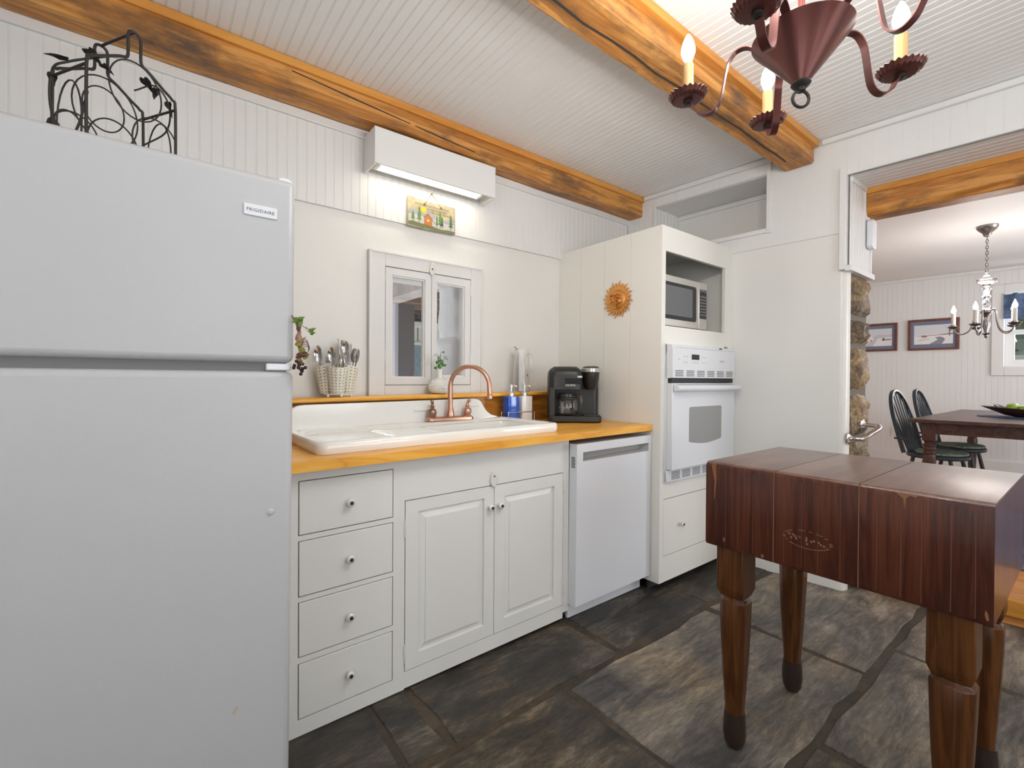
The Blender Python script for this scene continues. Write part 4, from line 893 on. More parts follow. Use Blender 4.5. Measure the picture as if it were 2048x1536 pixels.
for i, (dx, dy, h) in enumerate([(-.014, -.006, .085), (.004, .0, .10), (.014, -.004, .055), (-.008, -.01, .045), (.024, .002, .075)]):
    tip = Vector((vx+dx*1.3, vy+dy-.006, vz+.13+h)); b0_ = Vector((vx, vy, vz+.10))
    stm.tube(smoothpath([b0_, b0_.lerp(tip, .5)+Vector((0, 0, .008)), tip]), .0012, 5)
    for j in range(5):
        lv.append((b0_.lerp(tip, .45+.55*j/4)+Vector((rnd.uniform(-.010, .010), rnd.uniform(-.01, .01), 0)), rnd.uniform(.014, .022), rnd.uniform(0, 6), (lg if (i in (2, 3) or j < 2) else lg2) if i != 4 else lil2))
obj('stem', stm, lg2, t, smooth=True)
for i, (c, s, az, m) in enumerate(lv):
    lf = MB(); n_ = 8; pts = [(s*1.3*(i_/n_), s*.48*sin(pi*i_/n_)) for i_ in range(n_+1)]
    poly = pts+[(a, -b) for a, b in pts[-2:0:-1]]
    lf.prism(poly, -.0003, .0003, 'z').map(lambda p: (p[0], p[1], p[2]+abs(p[1])*.5))
    obj('leaf', lf.xf(Matrix.Translation(c) @ Matrix.Rotation(az, 4, 'Z') @ Matrix.Rotation(-.5+.25*(i % 5), 4, 'Y') @ Matrix.Rotation(.9, 4, 'X')), m, t)

# glass pitcher
gx, gy = -.405, -.090; gz = LZ(gx)
t = thing('glass_pitcher', 'tall clear glass pitcher on the ledge behind the soap bottles', 'pitcher', (gx, gy, gz))
obj('body', MB().lathe([(.0001, gz+.006), (.05, gz+.006), (.0505, gz+.05), (.046, gz+.15), (.040, gz+.24), (.040, gz+.262), (.0425, gz+.262), (.043, gz+.24), (.049, gz+.15), (.0535, gz+.05), (.053, gz+.001), (.0001, gz)], (gx, gy, 0), 32, cap=False), glass, t, smooth=True)
obj('spout', MB().prism([(gx-.036, gz+.25), (gx-.062, gz+.275), (gx-.058, gz+.278), (gx-.034, gz+.262)], gy-.010, gy+.010, 'y'), glass, t, bevel=.002)
obj('handle', MB().tube(smoothpath([(gx+.042, gy, gz+.225), (gx+.066, gy, gz+.235), (gx+.084, gy, gz+.20), (gx+.082, gy, gz+.14), (gx+.051, gy, gz+.10)]), .006, 10), glass, t, smooth=True)

# soap bottles in a wire rack
CZ = lambda x: CT+.0105*(x+1.9)
kx, ky_ = -.512, -.190; kz = CZ(kx)+.001
t = thing('soap_rack', 'small wire rack holding two soap bottles behind the sink corner', 'rack', (kx, ky_, kz))
wr_ = MB(); hx_, hy_ = .098, .0335
for z in (.004, .062): wr_.tube([(kx+a, ky_+b, kz+z) for a, b in rrect(-hx_, hx_, -hy_, hy_, .012, 4)], .0022, 8, closed=True)
for a in (-hx_, 0, hx_):
    for b in (-hy_, hy_): wr_.tube([(kx+a, ky_+b, kz+.004), (kx+a, ky_+b, kz+.062)], .002, 8)
for a in (-.06, -.03, .03, .06): wr_.tube([(kx+a, ky_-hy_, kz+.004), (kx+a, ky_+hy_, kz+.004)], .0018, 6)
obj('wire', wr_, chrome, t, smooth=True)
blue = mat('blue_soap', (.004, .10, .55), .12, coat=.6); lotion = mat('white_lotion', (.78, .77, .74), .25, coat=.3); pumpw = mat('silver_pump', (.72, .71, .69), .28, .7)
def bottle_(x, m, lab, nm):
    z = kz+.0065; c_ = thing(nm, lab, 'soap dispenser', (x, ky_, z), 0, 'soap bottles in the wire rack')
    w_ = .040; d_ = .0285
    obj('bottle', loft(MB(), [[(x+a, ky_+b, z+h) for a, b in rrect(-w_*s, w_*s, -d_*s, d_*s, .008*s)] for h, s in ((0, .96), (.004, 1), (.142, 1), (.147, .97), (.149, .4))], cap0=True), m, c_, smooth=True, bevel=0)
    obj('pump', MB().lathe([(.017, z+.148), (.017, z+.168), (.011, z+.172), (.007, z+.176), (.006, z+.196), (.0105, z+.197), (.011, z+.212), (.0085, z+.216), (.0001, z+.2165)], (x, ky_, 0), 18), pumpw, c_, smooth=True)
    obj('nozzle', MB().tube(smoothpath([(x, ky_, z+.207), (x+.016, ky_-.014, z+.209), (x+.024, ky_-.022, z+.203)]), .0045, 8), pumpw, c_, smooth=True)
bottle_(kx-.052, blue, 'square bottle of bright blue dish soap with a pump top', 'soap_dispenser')
bottle_(kx+.050, lotion, 'square bottle of white lotion with a pump top beside the blue one', 'soap_dispenser')

# coffee maker (local frame: front faces -y)
CFX, CFY, CFR = -.200, -.338, R_(-40); cz0 = CZ(CFX)+.0035
CFM = Matrix.Translation((CFX, CFY, cz0)) @ Matrix.Rotation(CFR, 4, 'Z')
t = thing('coffee_maker', 'black dual coffee maker with a silver pod handle at the end of the counter', 'coffee maker', (CFX, CFY, cz0), CFR)
L = dict(local=True)
def rbox(x0, x1, y0, y1, z0, z1, r=.02): return loft(MB(), [[(a, b, z0) for a, b in rrect(x0, x1, y0, y1, r)], [(a, b, z1) for a, b in rrect(x0, x1, y0, y1, r)]], cap0=True)
obj('drip_base', rbox(-.155, .155, -.135, .11, 0, .036, .03), black, t, bevel=.006, **L)
obj('drip_tray', rbox(.045, .145, -.128, -.02, .036, .042, .02), mat('satin_black', (.035, .035, .036), .25), t, bevel=.002, **L)
obj('back_column', rbox(-.155, .155, .0, .11, .037, .262, .03), black, t, **L)
obj('left_cheek', rbox(-.155, -.115, -.115, .0, .037, .20, .012), black, t, **L)
hd = MB(); lo = []
for h, s in ((.19, 1), (.262, 1), (.286, .985), (.305, .92), (.318, .78), (.322, .5)):
    lo.append([(-.055+(a+.055)*s if True else a, .0+b*s, h+.012*(b < 0)*0) for a, b in rrect(-.155, .045, -.118, .11, .04)])
obj('brew_housing', loft(hd, lo, cap0=True), black, t, smooth=True, **L)
obj('lid', rbox(-.125, .02, -.08, .08, .3185, .3245, .05), mat('grey_black_lid', (.06, .06, .055), .22), t, bevel=.002, **L)
ph = MB(); loft(ph, [[(.100+.052*s*cos(a), -.03+.075*s*sin(a), h) for a in [2*pi*i/32 for i in range(32)]] for h, s in ((.19, .60), (.215, .82), (.262, .95), (.295, 1.0), (.312, .98), (.324, .9), (.328, .6))], cap0=True)
obj('pod_head', ph, black, t, smooth=True, **L)
hp = [(.100+.056*cos(a), -.03+.081*sin(a)) for a in [pi+pi*i/14*1.0 for i in range(15)]]
hq = [(.100+.048*cos(a), -.03+.070*sin(a)) for a in [2*pi-pi*i/14*1.0 for i in range(15)]]
e = obj('pod_handle', MB().prism(hp+hq, .292, .316, 'z'), mat('silver_plastic', (.62, .62, .62), .3, .6), t, bevel=.003, **L); e['label'] = 'silver pod handle'
obj('button', MB().box(.012, .040, -.1195, -.116, .258, .270), bpy.data.materials['silver_plastic'], t, bevel=.002, **L)
obj('display_panel', MB().box(-.06, .03, -.1190, -.1165, .222, .256), blackg, t, **L)
text('brand_lettering', 'KEURIG', .0165, mat('white_lettering', (.75, .75, .73), .4), t, Matrix.Translation((CFX, CFY, cz0)) @ face_y(-.028, -.1186, .214), space=1.05)
obj('water_tank', rbox(-.10, .07, .111, .148, .06, .285, .015), mat('smoky_tank', (.5, .5, .48), .08, trans=.85, ior=1.3), t, **L)
c = thing('coffee_carafe', 'glass coffee carafe with black handle inside the black coffee maker', 'carafe', CFM @ Vector((-.040, -.0645, .0375)), CFR)
def cl(mb): return mb
obj('jug', MB().lathe([(.0001, .002), (.050, .002), (.056, .012), (.059, .045), (.056, .085), (.048, .104), (.050, .104), (.058, .086), (.061, .045), (.058, .010), (.052, .0), (.0001, 0)], (0, 0, 0), 32, cap=False), glass, c, smooth=True, local=True)
obj('lid', MB().lathe([(.052, .104), (.056, .108), (.056, .122), (.050, .130), (.0001, .132)], (0, 0, 0), 28), bpy.data.materials['satin_black'], c, smooth=True, local=True)
obj('band', MB().lathe([(.0615, .092), (.062, .094), (.062, .104), (.058, .106)], (0, 0, 0), 28, cap=False), black, c, smooth=True, local=True)
obj('handle', MB().strap(smoothpath([(.030, -.045, .118), (.052, -.072, .124), (.066, -.09, .112), (.068, -.093, .07), (.062, -.085, .025), (.048, -.063, .018)]), (.79, .61, 0), .02, .010), bpy.data.materials['satin_black'], c, smooth=True, bevel=.003, local=True)
mk = MB()
for i in range(9): mk.box(-.008, .008, -.0625, -.0618, .018+.007*i, .0195+.007*i)
obj('level_marks', mk.xf(Matrix.Rotation(R_(-35), 4, 'Z')), bpy.data.materials['white_lettering'], c, local=True)

# ------------------------------------------------------------ butcher block
BX0, BX1, BY0, BY1, BZ0, BZ1 = -.80, -.232, -2.184, -1.526, .650, .919
t = thing('butcher_block', 'heavy dark wooden butcher block table on four turned legs in the foreground', 'butcher block', (-.5, -1.86, 0))
def bsec(y0, y1):
    n = 8; mb = MB()
    lo = []
    for z, i_ in ((BZ0, .006), (BZ0+.008, 0), (BZ1-.016, 0), (BZ1-.010, .0014), (BZ1-.005, .0045), (BZ1-.0015, .0095), (BZ1, .016)):
        a = i_ if y1 == BY1 else 0.0005; b = i_ if y0 == BY0 else .0005
        lo.append([(x, y, z) for x, y in ((BX0+i_, y0+b), (BX1-i_, y0+b), (BX1-i_, y1-a), (BX0+i_, y1-a))])
    loft(mb, lo, cap0=True); mb.m[-2] = 1; 
    for i, f in enumerate(mb.f):
        if all(mb.v[k][2] > BZ1-.0055 for k in f): mb.m[i] = 1
    return mb
for y0, y1 in ((BY0, -1.939), (-1.939, -1.736), (-1.736, BY1)):
    obj('block_section', bsec(y0+.0006, y1-.0006), [blockside, blocktop], t, smooth=True, ang=38)
sm_ = MB()
for y in (-1.735, -1.94): sm_.box(BX0-.0004, BX1-.01, y-.0012, y+.0012, BZ0+.002, BZ1-.0035)
obj('glue_seams', sm_, mat('seam_tan', (.20, .10, .05), .6), t)
yl = mat('staves_tan', (.19, .085, .045), .45)
sl = MB(); rnd = random.Random(8)
y = BY0+.03
while y < BY1-.03:
    if abs(y+1.735) > .02 and abs(y+1.94) > .02: sl.box(BX0-.0004, BX0+.002, y-.0008, y+.0008, BZ0+.01, BZ1-.02)
    y += rnd.uniform(.036, .052)
e = obj('stave_lines', sl, mat('stave_line', (.12, .045, .026), .5), t); e['kind'] = 'stuff'
mk = MB(); rnd = random.Random(1)
for i in range(40):
    a = 2*pi*i/40
    if rnd.random() < .62: mk.box(BX0-.0006, BX0+.001, -1.822+.058*cos(a)-.004, -1.822+.058*cos(a)+.004, .742+.024*sin(a)-.0008, .742+.024*sin(a)+.0008)
for i in range(16):
    yy = -1.822+rnd.uniform(-.045, .045); z = .742+rnd.uniform(-.011, .011)
    mk.box(BX0-.0006, BX0+.001, yy-.0025, yy+.0025, z-.0035, z+.0015)
e = obj('stamped_oval_mark', mk, mat('worn_tan', (.23, .12, .08), .6), t); e['label'] = 'faint worn oval brand stamp'; e['kind'] = 'stuff'
wn = mat('worn_edge', (.26, .11, .045), .45)
def chip(pts, nm='edge_chip'): obj(nm, MB().prism(pts, BX0-.0012, BX0+.003, 'x'), wn, t)
chip([(-2.012, BZ1-.006), (-2.055, BZ1-.008), (-2.052, BZ1-.013), (-2.042, BZ1-.010), (-2.034, BZ1-.018), (-2.031, BZ1-.046), (-2.029, BZ1-.02), (-2.02, BZ1-.012)])
chip([(-1.545, BZ1-.004), (-1.560, BZ1-.004), (-1.563, BZ1-.05), (-1.558, BZ1-.11), (-1.5555, BZ1-.12), (-1.556, BZ1-.06), (-1.548, BZ1-.02)], 'resin_drip')
chip([(-2.170, BZ0+.035), (-2.174, BZ0+.03), (-2.176, BZ0+.015), (-2.172, BZ0+.013), (-2.169, BZ0+.025)])
chip([(-1.70, BZ0+.012), (-1.705, BZ0+.018), (-1.71, BZ0+.012), (-1.705, BZ0+.005)]); chip([(-1.585, BZ0+.03), (-1.588, BZ0+.036), (-1.592, BZ0+.028), (-1.588, BZ0+.02)])
foot = mat('dark_foot', (.032, .018, .012), .35)
def blockleg(x, y):
    mb = MB(); h = .043
    loft(mb, [[(x+a*s, y+b*s, z) for a, b in ((h, h*.55), (h*.55, h), (-h*.55, h), (-h, h*.55), (-h, -h*.55), (-h*.55, -h), (h*.55, -h), (h, -h*.55))] for z, s in ((.085, .62), (.10, .62), (.125, .60), (.19, .70), (.30, .84), (.40, .93), (.475, .97), (.486, .80), (.492, .76))], cap0=True)
    q = MB(); loft(q, [[(x+a*s, y+b*s, z) for a, b in ((h, h), (-h, h), (-h, -h), (h, -h))] for z, s in ((.490, .80), (.515, 1), (.52, 1), (BZ0+.0, 1))], cap0=True)
    l = obj('leg', q.merge(mb), legw, t, bevel=.004)
    loftf = MB(); loft(loftf, [[(x+r*cos(2*pi*i/20), y+r*sin(2*pi*i/20), z) for i in range(20)] for z, r in ((.0, .012), (.002, .022), (.02, .031), (.05, .0345), (.08, .0335), (.10, .0318), (.114, .0308))], cap0=True)
    obj('foot', loftf, foot, l, smooth=True)
for x in (BX0+.060, BX1-.060):
    for y in (BY0+.072, BY1-.072): blockleg(x, y)

# ------------------------------------------------------------ kitchen chandelier
CHX, CHY = -1.050, -1.888; DZ = 1.905
t = thing('chandelier', 'oxblood metal cone chandelier with five candle arms hanging in the kitchen', 'chandelier', (CHX, CHY, DZ))
obj('cone', MB().lathe([(.016, 1.866), (.019, 1.868), (.019, 1.874), (.101, 1.975), (.103, 1.978), (.099, 1.978), (.03, 1.99), (.012, 2.02)], (CHX, CHY, 0), 48), rust, t, smooth=True, ang=50)
obj('cone_tip', MB().lathe([(.0001, 1.850), (.009, 1.851), (.011, 1.858), (.017, 1.862), (.021, 1.868), (.018, 1.873)], (CHX, CHY, 0), 24), iron, t, smooth=True)
obj('ring', MB().tube([(CHX+.019*cos(a)*.8, CHY-.019*cos(a)*.6, 1.834+.019*sin(a)) for a in [2*pi*i/28 for i in range(28)]], .0035, 8, closed=True), iron, t, smooth=True)
obj('rod', MB().tube([(CHX, CHY, 1.99), (CHX, CHY, 2.36)], .0075, 12).lathe([(.012, 2.30), (.03, 2.315), (.012, 2.34)], (CHX, CHY, 0), 20), mat('red_metal', (.22, .06, .05), .35, .5), t, smooth=True)
obj('canopy', MB().lathe([(.015, 2.52), (.05, 2.53), (.062, 2.553), (.064, ZC-.004)], (CHX, CHY, 0), 32), rust, t, smooth=True)
cn = MB()
for i in range(6):
    z = 2.375+i*.025; d = (1, 0) if i % 2 else (0, 1)
    cn.tube([(CHX+.008*cos(a)*d[0], CHY+.008*cos(a)*d[1], z+.016*sin(a)) for a in [2*pi*k/16 for k in range(16)]], .0025, 6, closed=True)
obj('chain', cn, iron, t, smooth=True)
bulbm = mat('glowing_bulb', (1, 1, 1), .2, emit=(1, .97, .92), estr=9)
candle = wood('candle_sleeve', [(.1, (.52, .33, .155)), (.6, (.46, .27, .11)), (1, (.38, .20, .07))], 'z', 3, .5, 14)
sock = mat('white_socket', (.8, .8, .78), .4)
apath = [(.060, 1.950), (.088, 1.974), (.112, 1.992), (.136, 1.990), (.153, 1.968), (.160, 1.940), (.166, 1.905), (.173, 1.876), (.186, 1.860), (.204, 1.856), (.222, 1.866), (.232, 1.882), (.240, 1.898)]
RD = .248
def cham(par_t, az):
    ca, sa = cos(az), sin(az)
    pt = lambda r, z: (CHX+r*ca, CHY+r*sa, z)
    path = smoothpath([pt(r, z) for r, z in apath], 4)
    arm = obj('arm', MB().strap(path, (-sa, ca, 0), .0175, .003), rust, par_t, smooth=True, ang=40)
    rv = MB()
    for r, z in ((.125, 1.992), (.165, 1.915), (.171, 1.884)): 
        for s_ in (-1, 1): rv.ball(pt(r, z), .0032, 8)
    rx, ry = CHX+RD*ca, CHY+RD*sa
    nn = 48; vs = []; fs = []
    prof = [(.004, 0), (.012, -.001), (.032, .000), (.040, .005), (.0475, .015)]
    for (r, h) in prof:
        for k in range(nn):
            wv = (1+.035*(1 if k % 2 else -1)*(max(0, r-.032)/.0155)); a = 2*pi*k/nn
            vs.append((rx+r*wv*cos(a), ry+r*wv*sin(a), DZ+h+(.002*(1 if k % 2 else -1) if r > .035 else 0)))
    for j in range(len(prof)-1):
        for k in range(nn): fs.append((j*nn+k, j*nn+(k+1) % nn, (j+1)*nn+(k+1) % nn, (j+1)*nn+k))
    fs.append(list(range(nn))[::-1])
    dp = obj('drip_pan', MB().add(vs, fs), rust, arm, smooth=False)
    sm2 = dp.modifiers.new('t', 'SOLIDIFY'); sm2.thickness = .0012
    obj('pan_nut', MB().lathe([(.006, DZ-.010), (.011, DZ-.008), (.011, DZ-.002)], (rx, ry, 0), 12), iron, arm)
    obj('candle', MB().lathe([(.0132, DZ+.001), (.0132, DZ+.092), (.011, DZ+.0935)], (rx, ry, 0), 24), candle, arm, smooth=True)
    obj('socket', MB().lathe([(.0105, DZ+.0935), (.0105, DZ+.100), (.0085, DZ+.101)], (rx, ry, 0), 20), sock, arm, smooth=True)
    b0 = DZ+.101
    obj('bulb', MB().lathe([(.0085, b0), (.0125, b0+.008), (.0172, b0+.022), (.0172, b0+.033), (.013, b0+.050), (.007, b0+.063), (.003, b0+.069), (.0001, b0+.071)], (rx, ry, 0), 24), bulbm, arm, smooth=True)
    l = bpy.data.lights.new('candle_light', 'POINT'); l.energy = 6.4; l.color = (1, .965, .92); l.shadow_soft_size = .018
    lo_ = bpy.data.objects.new('candle_light', l); COL.objects.link(lo_); lo_.location = (rx, ry, b0+.10)
for i in range(5): cham(t, R_(111.0-72*i))

# ------------------------------------------------------------ doorway: grab bar, wall chime
t = thing('grab_bar', 'chrome angled grab bar fixed to the stone end of the doorway wall', 'grab bar', wmap((0, -1.42, .86)))
gp = [(.030, -1.437, .860), (.028, -1.474, .862), (.040, -1.500, .866), (.085, -1.523, .892), (.132, -1.545, .918), (.148, -1.545, .928), (.155, -1.525, .932), (.157, -1.474, .934)]
obj('bar', MB().tube([wmap(p) for p in smoothpath(gp, 5)], .0125, 14), chrome, t, smooth=True)
obj('flange', MB().lathe([(.034, -1.4345), (.034, -1.439), (.022, -1.445), (.014, -1.455)], (.030, 0, .860), 24, 'y').map(wmap), chrome, t, smooth=True)
obj('flange', MB().lathe([(.034, -1.462), (.034, -1.468), (.022, -1.474), (.014, -1.483)], (.157, 0, .934), 24, 'y').map(wmap), chrome, t, smooth=True)
t = thing('wall_box', 'small white rounded plastic box high on the doorway jamb under the header beam', 'wall box', wmap((.34, -1.46, 2.06)))
obj('case', MB().prism([(.275, 1.985), (.275, 2.13), (.295, 2.145), (.345, 2.145), (.36, 2.13), (.36, 1.985), (.345, 1.972), (.29, 1.972)], -1.474, -1.4415, 'y').map(wmap), enamel, t, bevel=.009, seg=3)

# ------------------------------------------------------------ dining room
ZT_ = .88
t = thing('dining_table', 'dark wooden farmhouse dining table with turned legs beyond the doorway', 'table', wmap((2.9, -1.9, ZD)))
obj('tabletop', MB().box(1.84, 4.05, -2.45, -1.335, ZT_-.028, ZT_).map(wmap), tablew, t, bevel=.004)
obj('apron', MB().box(1.93, 3.96, -1.43, -1.405, .76, .851).box(1.93, 3.96, -2.38, -2.355, .76, .851).box(1.93, 1.955, -2.355, -1.43, .76, .851).box(3.935, 3.96, -2.355, -1.43, .76, .851).map(wmap), tablew, t)
tl = MB()
for a, b in ((1.965, -1.44), (1.965, -2.345), (3.925, -1.44), (3.925, -2.345)):
    x, y, _ = wmap((a, b, 0)); m = MB()
    m.box(x-.042, x+.042, y-.042, y+.042, .70, .851)
    m.lathe([(.020, ZD+.0105), (.026, ZD+.02), (.024, ZD+.06), (.036, ZD+.10), (.030, ZD+.13), (.038, ZD+.30), (.042, ZD+.44), (.036, ZD+.47), (.043, ZD+.485), (.036, ZD+.50), (.043, ZD+.515), (.036, ZD+.53), (.044, ZD+.55), (.030, ZD+.565), (.04, ZD+.58)], (x, y, 0), 24)
    obj('leg', m, tablew, t, bevel=.006)
def chair(loc, rz, m, label, group=None, pad=None):
    t = thing('windsor_chair', label, 'chair', loc, rz, group); k = dict(local=True)
    st = [(.215*cos(a)*(1.0 if sin(a) < 0 else .93), .205*sin(a)) for a in [2*pi*i/32 for i in range(32)]]
    obj('seat', MB().prism(st, .415, .450, 'z'), m, t, bevel=.012, seg=3, **k)
    for sx in (-1, 1):
        for sy in (-1, 1):
            obj('leg', MB().tube([(sx*.205, sy*.20+.02*(sy > 0), 0), (sx*.18, sy*.165, .16), (sx*.165, sy*.15, .24), (sx*.14, sy*.12, .416)], [.011, .019, .016, .014], 10), m, t, smooth=True, **k)
    obj('stretcher', MB().tube([(-.178, -.16, .17), (-.178, .16, .17)], .010, 8).tube([(.178, -.16, .17), (.178, .16, .17)], .010, 8).tube([(-.178, 0, .17), (.178, 0, .17)], .012, 8), m, t, smooth=True, **k)
    hoop = []
    for i in range(25):
        a = pi*i/24; x = -.205*cos(a); z = .45+.53*(sin(a)**.62); hoop.append((x*(1+.05*sin(a)), .165+(z-.45)*.26, z))
    obj('back_bow', MB().strap(hoop, (0, 1, -.26), .030, .022), m, t, smooth=True, bevel=.004, **k)
    for i in range(7):
        u = (i-3)/3.6; zt = .45+.53*((1-u*u)**.31)-.01
        obj('spindle', MB().tube([(u*.13, .16, .445), (u*.165, .16+.12*.26, .57), (u*.205, .165+(zt-.45)*.26, zt)], [.006, .009, .005], 8), m, t, smooth=True, **k)
    for sx in (-1, 1): obj('brace_peg', MB().tube([(sx*.19, .13, .56), (sx*.20, .235, .57)], .008, 8), m, t, smooth=True, **k)
    return t
bluek = mat('blue_black_paint', (.028, .038, .050), .35)
chair((3.10, -1.44, ZD), R_(-6), bluek, 'blue-black windsor chair nearest the doorway at the dining table', 'windsor chairs along the dining table')
chair((3.86, -1.45, ZD), R_(-3), bluek, 'blue-black windsor chair second from the doorway, behind the nearest one', 'windsor chairs along the dining table')
padm = mat('green_floral_pad', (.32, .38, .29), .8, bump=.4, bscale=80, var=.7, vscale=30)
for (x, y, rz), lab in (((3.10, -1.44, R_(-6)), 'round green patterned cushion on the nearest windsor chair'), ((3.86, -1.45, R_(-3)), 'round green patterned cushion on the second windsor chair')):
    o = obj('chair_cushion', loft(MB(), [[(.19*s*cos(a), .17*s*sin(a)-.025, z) for a in [2*pi*i/28 for i in range(28)]] for z, s in ((.451, .96), (.458, 1.0), (.468, 1.0), (.474, .95), (.477, .8))], cap0=True), padm, smooth=True)
    o.location = (x, y, ZD); o.rotation_euler = (0, 0, rz); tag(o, lab, 'cushion', 'chair cushions')
chair((2.50, -2.28, ZD+.0145), R_(84), tablew, 'brown wooden chair at the near end of the dining table, against the photo edge')

bwx, bwy, _ = wmap((2.75, -2.03, 0))
o = obj('placemat', MB().prism([(bwx+.22*cos(a), bwy+.42*sin(a)) for a in [2*pi*i/36 for i in range(36)]], ZT_+.0006, ZT_+.006, 'z'), mat('blue_woven_mat', (.035, .085, .19), .85, bump=.6, bscale=120, var=.6, vscale=40))
tag(o, 'blue woven oval mat on the dining table beneath the wooden fruit bowl', 'placemat')
o = obj('dough_bowl', MB().lathe([(.0001, 0), (.45, 0), (.62, .012), (.95, .062), (1.0, .070), (.97, .071), (.62, .022), (.0001, .014)], (0, 0, 0), 40, cap=False).map(lambda p: (bwx+p[0]*.155, bwy+p[1]*.40, ZT_+.0068+p[2]*(1+.25*p[1]**2))), wood('dark_bowl_wood', [(.1, (.10, .045, .028)), (.6, (.05, .022, .016)), (1, (.025, .012, .01))], 'y', 2, .4, 8), smooth=True, ang=60)
tag(o, 'long dark wooden dough bowl of green fruit on the dining table', 'bowl')
ga = mat('green_apple', (.30, .46, .035), .25, coat=.3, var=.25, vscale=14); gl = mat('dark_leaf', (.035, .075, .02), .45)
fz = ZT_+.0068+.028
for i, (dx, dy, dz, r, lab) in enumerate([(-.005, .20, .022, .043, 'green apple farthest left in the dough bowl'), (-.045, .125, .012, .038, 'green apple second from the left, at the near rim of the dough bowl'), (.045, .115, .014, .040, 'green apple second from the left, at the far side of the dough bowl'), (.0, .035, .018, .042, 'green apple in the middle of the dough bowl, beside a dark leaf'), (.05, -.04, .014, .040, 'green apple right of the middle of the dough bowl'), (-.04, -.05, .012, .040, 'green apple at the right edge of the photo in the dough bowl')]):
    c = (bwx+dx*.8, bwy+dy, fz+dz+.024)
    t = thing('green_apple', lab, 'apple', c, 0, 'green apples in the dough bowl')
    obj('fruit', MB().lathe([(.0001, -r*.82), (r*.35, -r*.90), (r*.75, -r*.62), (r*.98, -.05*r), (r, .2*r), (r*.82, .68*r), (r*.45, .88*r), (r*.15, .80*r), (.0001, .72*r)], c, 20), ga, t, smooth=True)
    obj('stem', MB().tube([(c[0], c[1], c[2]+.7*r), (c[0]+.004, c[1], c[2]+1.1*r)], .0018, 6), gl, t)
t = thing('leaf_garnish', 'dark green leaves tucked among the apples in the dough bowl', 'leaves', (bwx, bwy, fz))
for i, (dx, dy, dz, az) in enumerate([(0, .30, .058, .5), (.02, .275, .062, 2), (-.02, .27, .064, 1.2), (.0, .075, .104, .3), (.0, -.008, .104, 2.5)]):
    obj('leaf', leaf((bwx+dx, bwy+dy, fz+dz), .03, az, -.35, 70+i), gl, t)

t = thing('glass_chandelier', 'pewter and clear glass chandelier with candle lights over the dining table', 'chandelier', (3.3, -1.70, 1.64))
cx, cy = 3.3, -1.70
obj('canopy', MB().lathe([(.012, 2.40), (.022, 2.405), (.03, 2.43), (.055, 2.455), (.068, 2.475), (.068, ZDC-.0005)], (cx, cy, 0), 28), pewter, t, smooth=True)
cn = MB()
for i in range(12):
    z = 2.115+i*.0245; d = (1, 0) if i % 2 else (0, 1)
    cn.tube([(cx+.008*cos(a)*d[0], cy+.008*cos(a)*d[1], z+.0165*sin(a)) for a in [2*pi*k/14 for k in range(14)]], .0028, 6, closed=True)
obj('chain', cn, pewter, t, smooth=True)
obj('glass_column', MB().lathe([(.006, 2.10), (.014, 2.09), (.018, 2.075), (.030, 2.06), (.062, 2.04), (.062, 2.02), (.030, 2.0), (.022, 1.98), (.034, 1.965), (.018, 1.94), (.016, 1.915), (.030, 1.90), (.016, 1.88), (.026, 1.86), (.026, 1.82), (.018, 1.795)], (cx, cy, 0), 28), glass, t, smooth=True)
obj('turned_stem', MB().lathe([(.020, 1.796), (.032, 1.785), (.036, 1.765), (.020, 1.745), (.014, 1.725), (.024, 1.70), (.026, 1.66), (.014, 1.62), (.012, 1.60), (.028, 1.59), (.012, 1.578), (.010, 1.56), (.0001, 1.548)], (cx, cy, 0), 28), pewter, t, smooth=True)
flm = mat('flame_bulb', (1, 1, 1), .2, emit=(1, .97, .93), estr=14); ivc = mat('ivory_candle', (.72, .68, .62), .5)
for i in range(5):
    az = YAW-pi/2+R_(134.2+72*i); ca, sa = cos(az), sin(az); q = lambda r, z: (cx+.72*r*ca, cy+.72*r*sa, z)
    a_ = obj('arm', MB().tube(smoothpath([q(.02, 1.755), q(.07, 1.79), (q(.095, 1.77)), q(.105, 1.70), q(.135, 1.625), q(.195, 1.592), q(.248, 1.605), q(.272, 1.645)], 5), .0055, 8), pewter, t, smooth=True)
    x, y, _ = q(.274, 0)
    obj('drip_pan', MB().lathe([(.008, 1.640), (.03, 1.648), (.040, 1.658), (.041, 1.660), (.02, 1.655), (.02, 1.672), (.0145, 1.674)], (x, y, 0), 20), pewter, a_, smooth=True)
    obj('candle', MB().lathe([(.0145, 1.672), (.0145, 1.775), (.010, 1.777)], (x, y, 0), 18), ivc, a_, smooth=True)
    obj('bulb', MB().lathe([(.009, 1.777), (.0165, 1.79), (.0165, 1.802), (.010, 1.822), (.004, 1.838), (.0001, 1.848)], (x, y, 0), 16), flm, a_, smooth=True)
l = bpy.data.lights.new('glass_chandelier_light', 'POINT'); l.energy = 14; l.color = (1, .93, .87); l.shadow_soft_size = .15
o = bpy.data.objects.new('glass_chandelier_light', l); COL.objects.link(o); o.location = (cx, cy, 1.93)

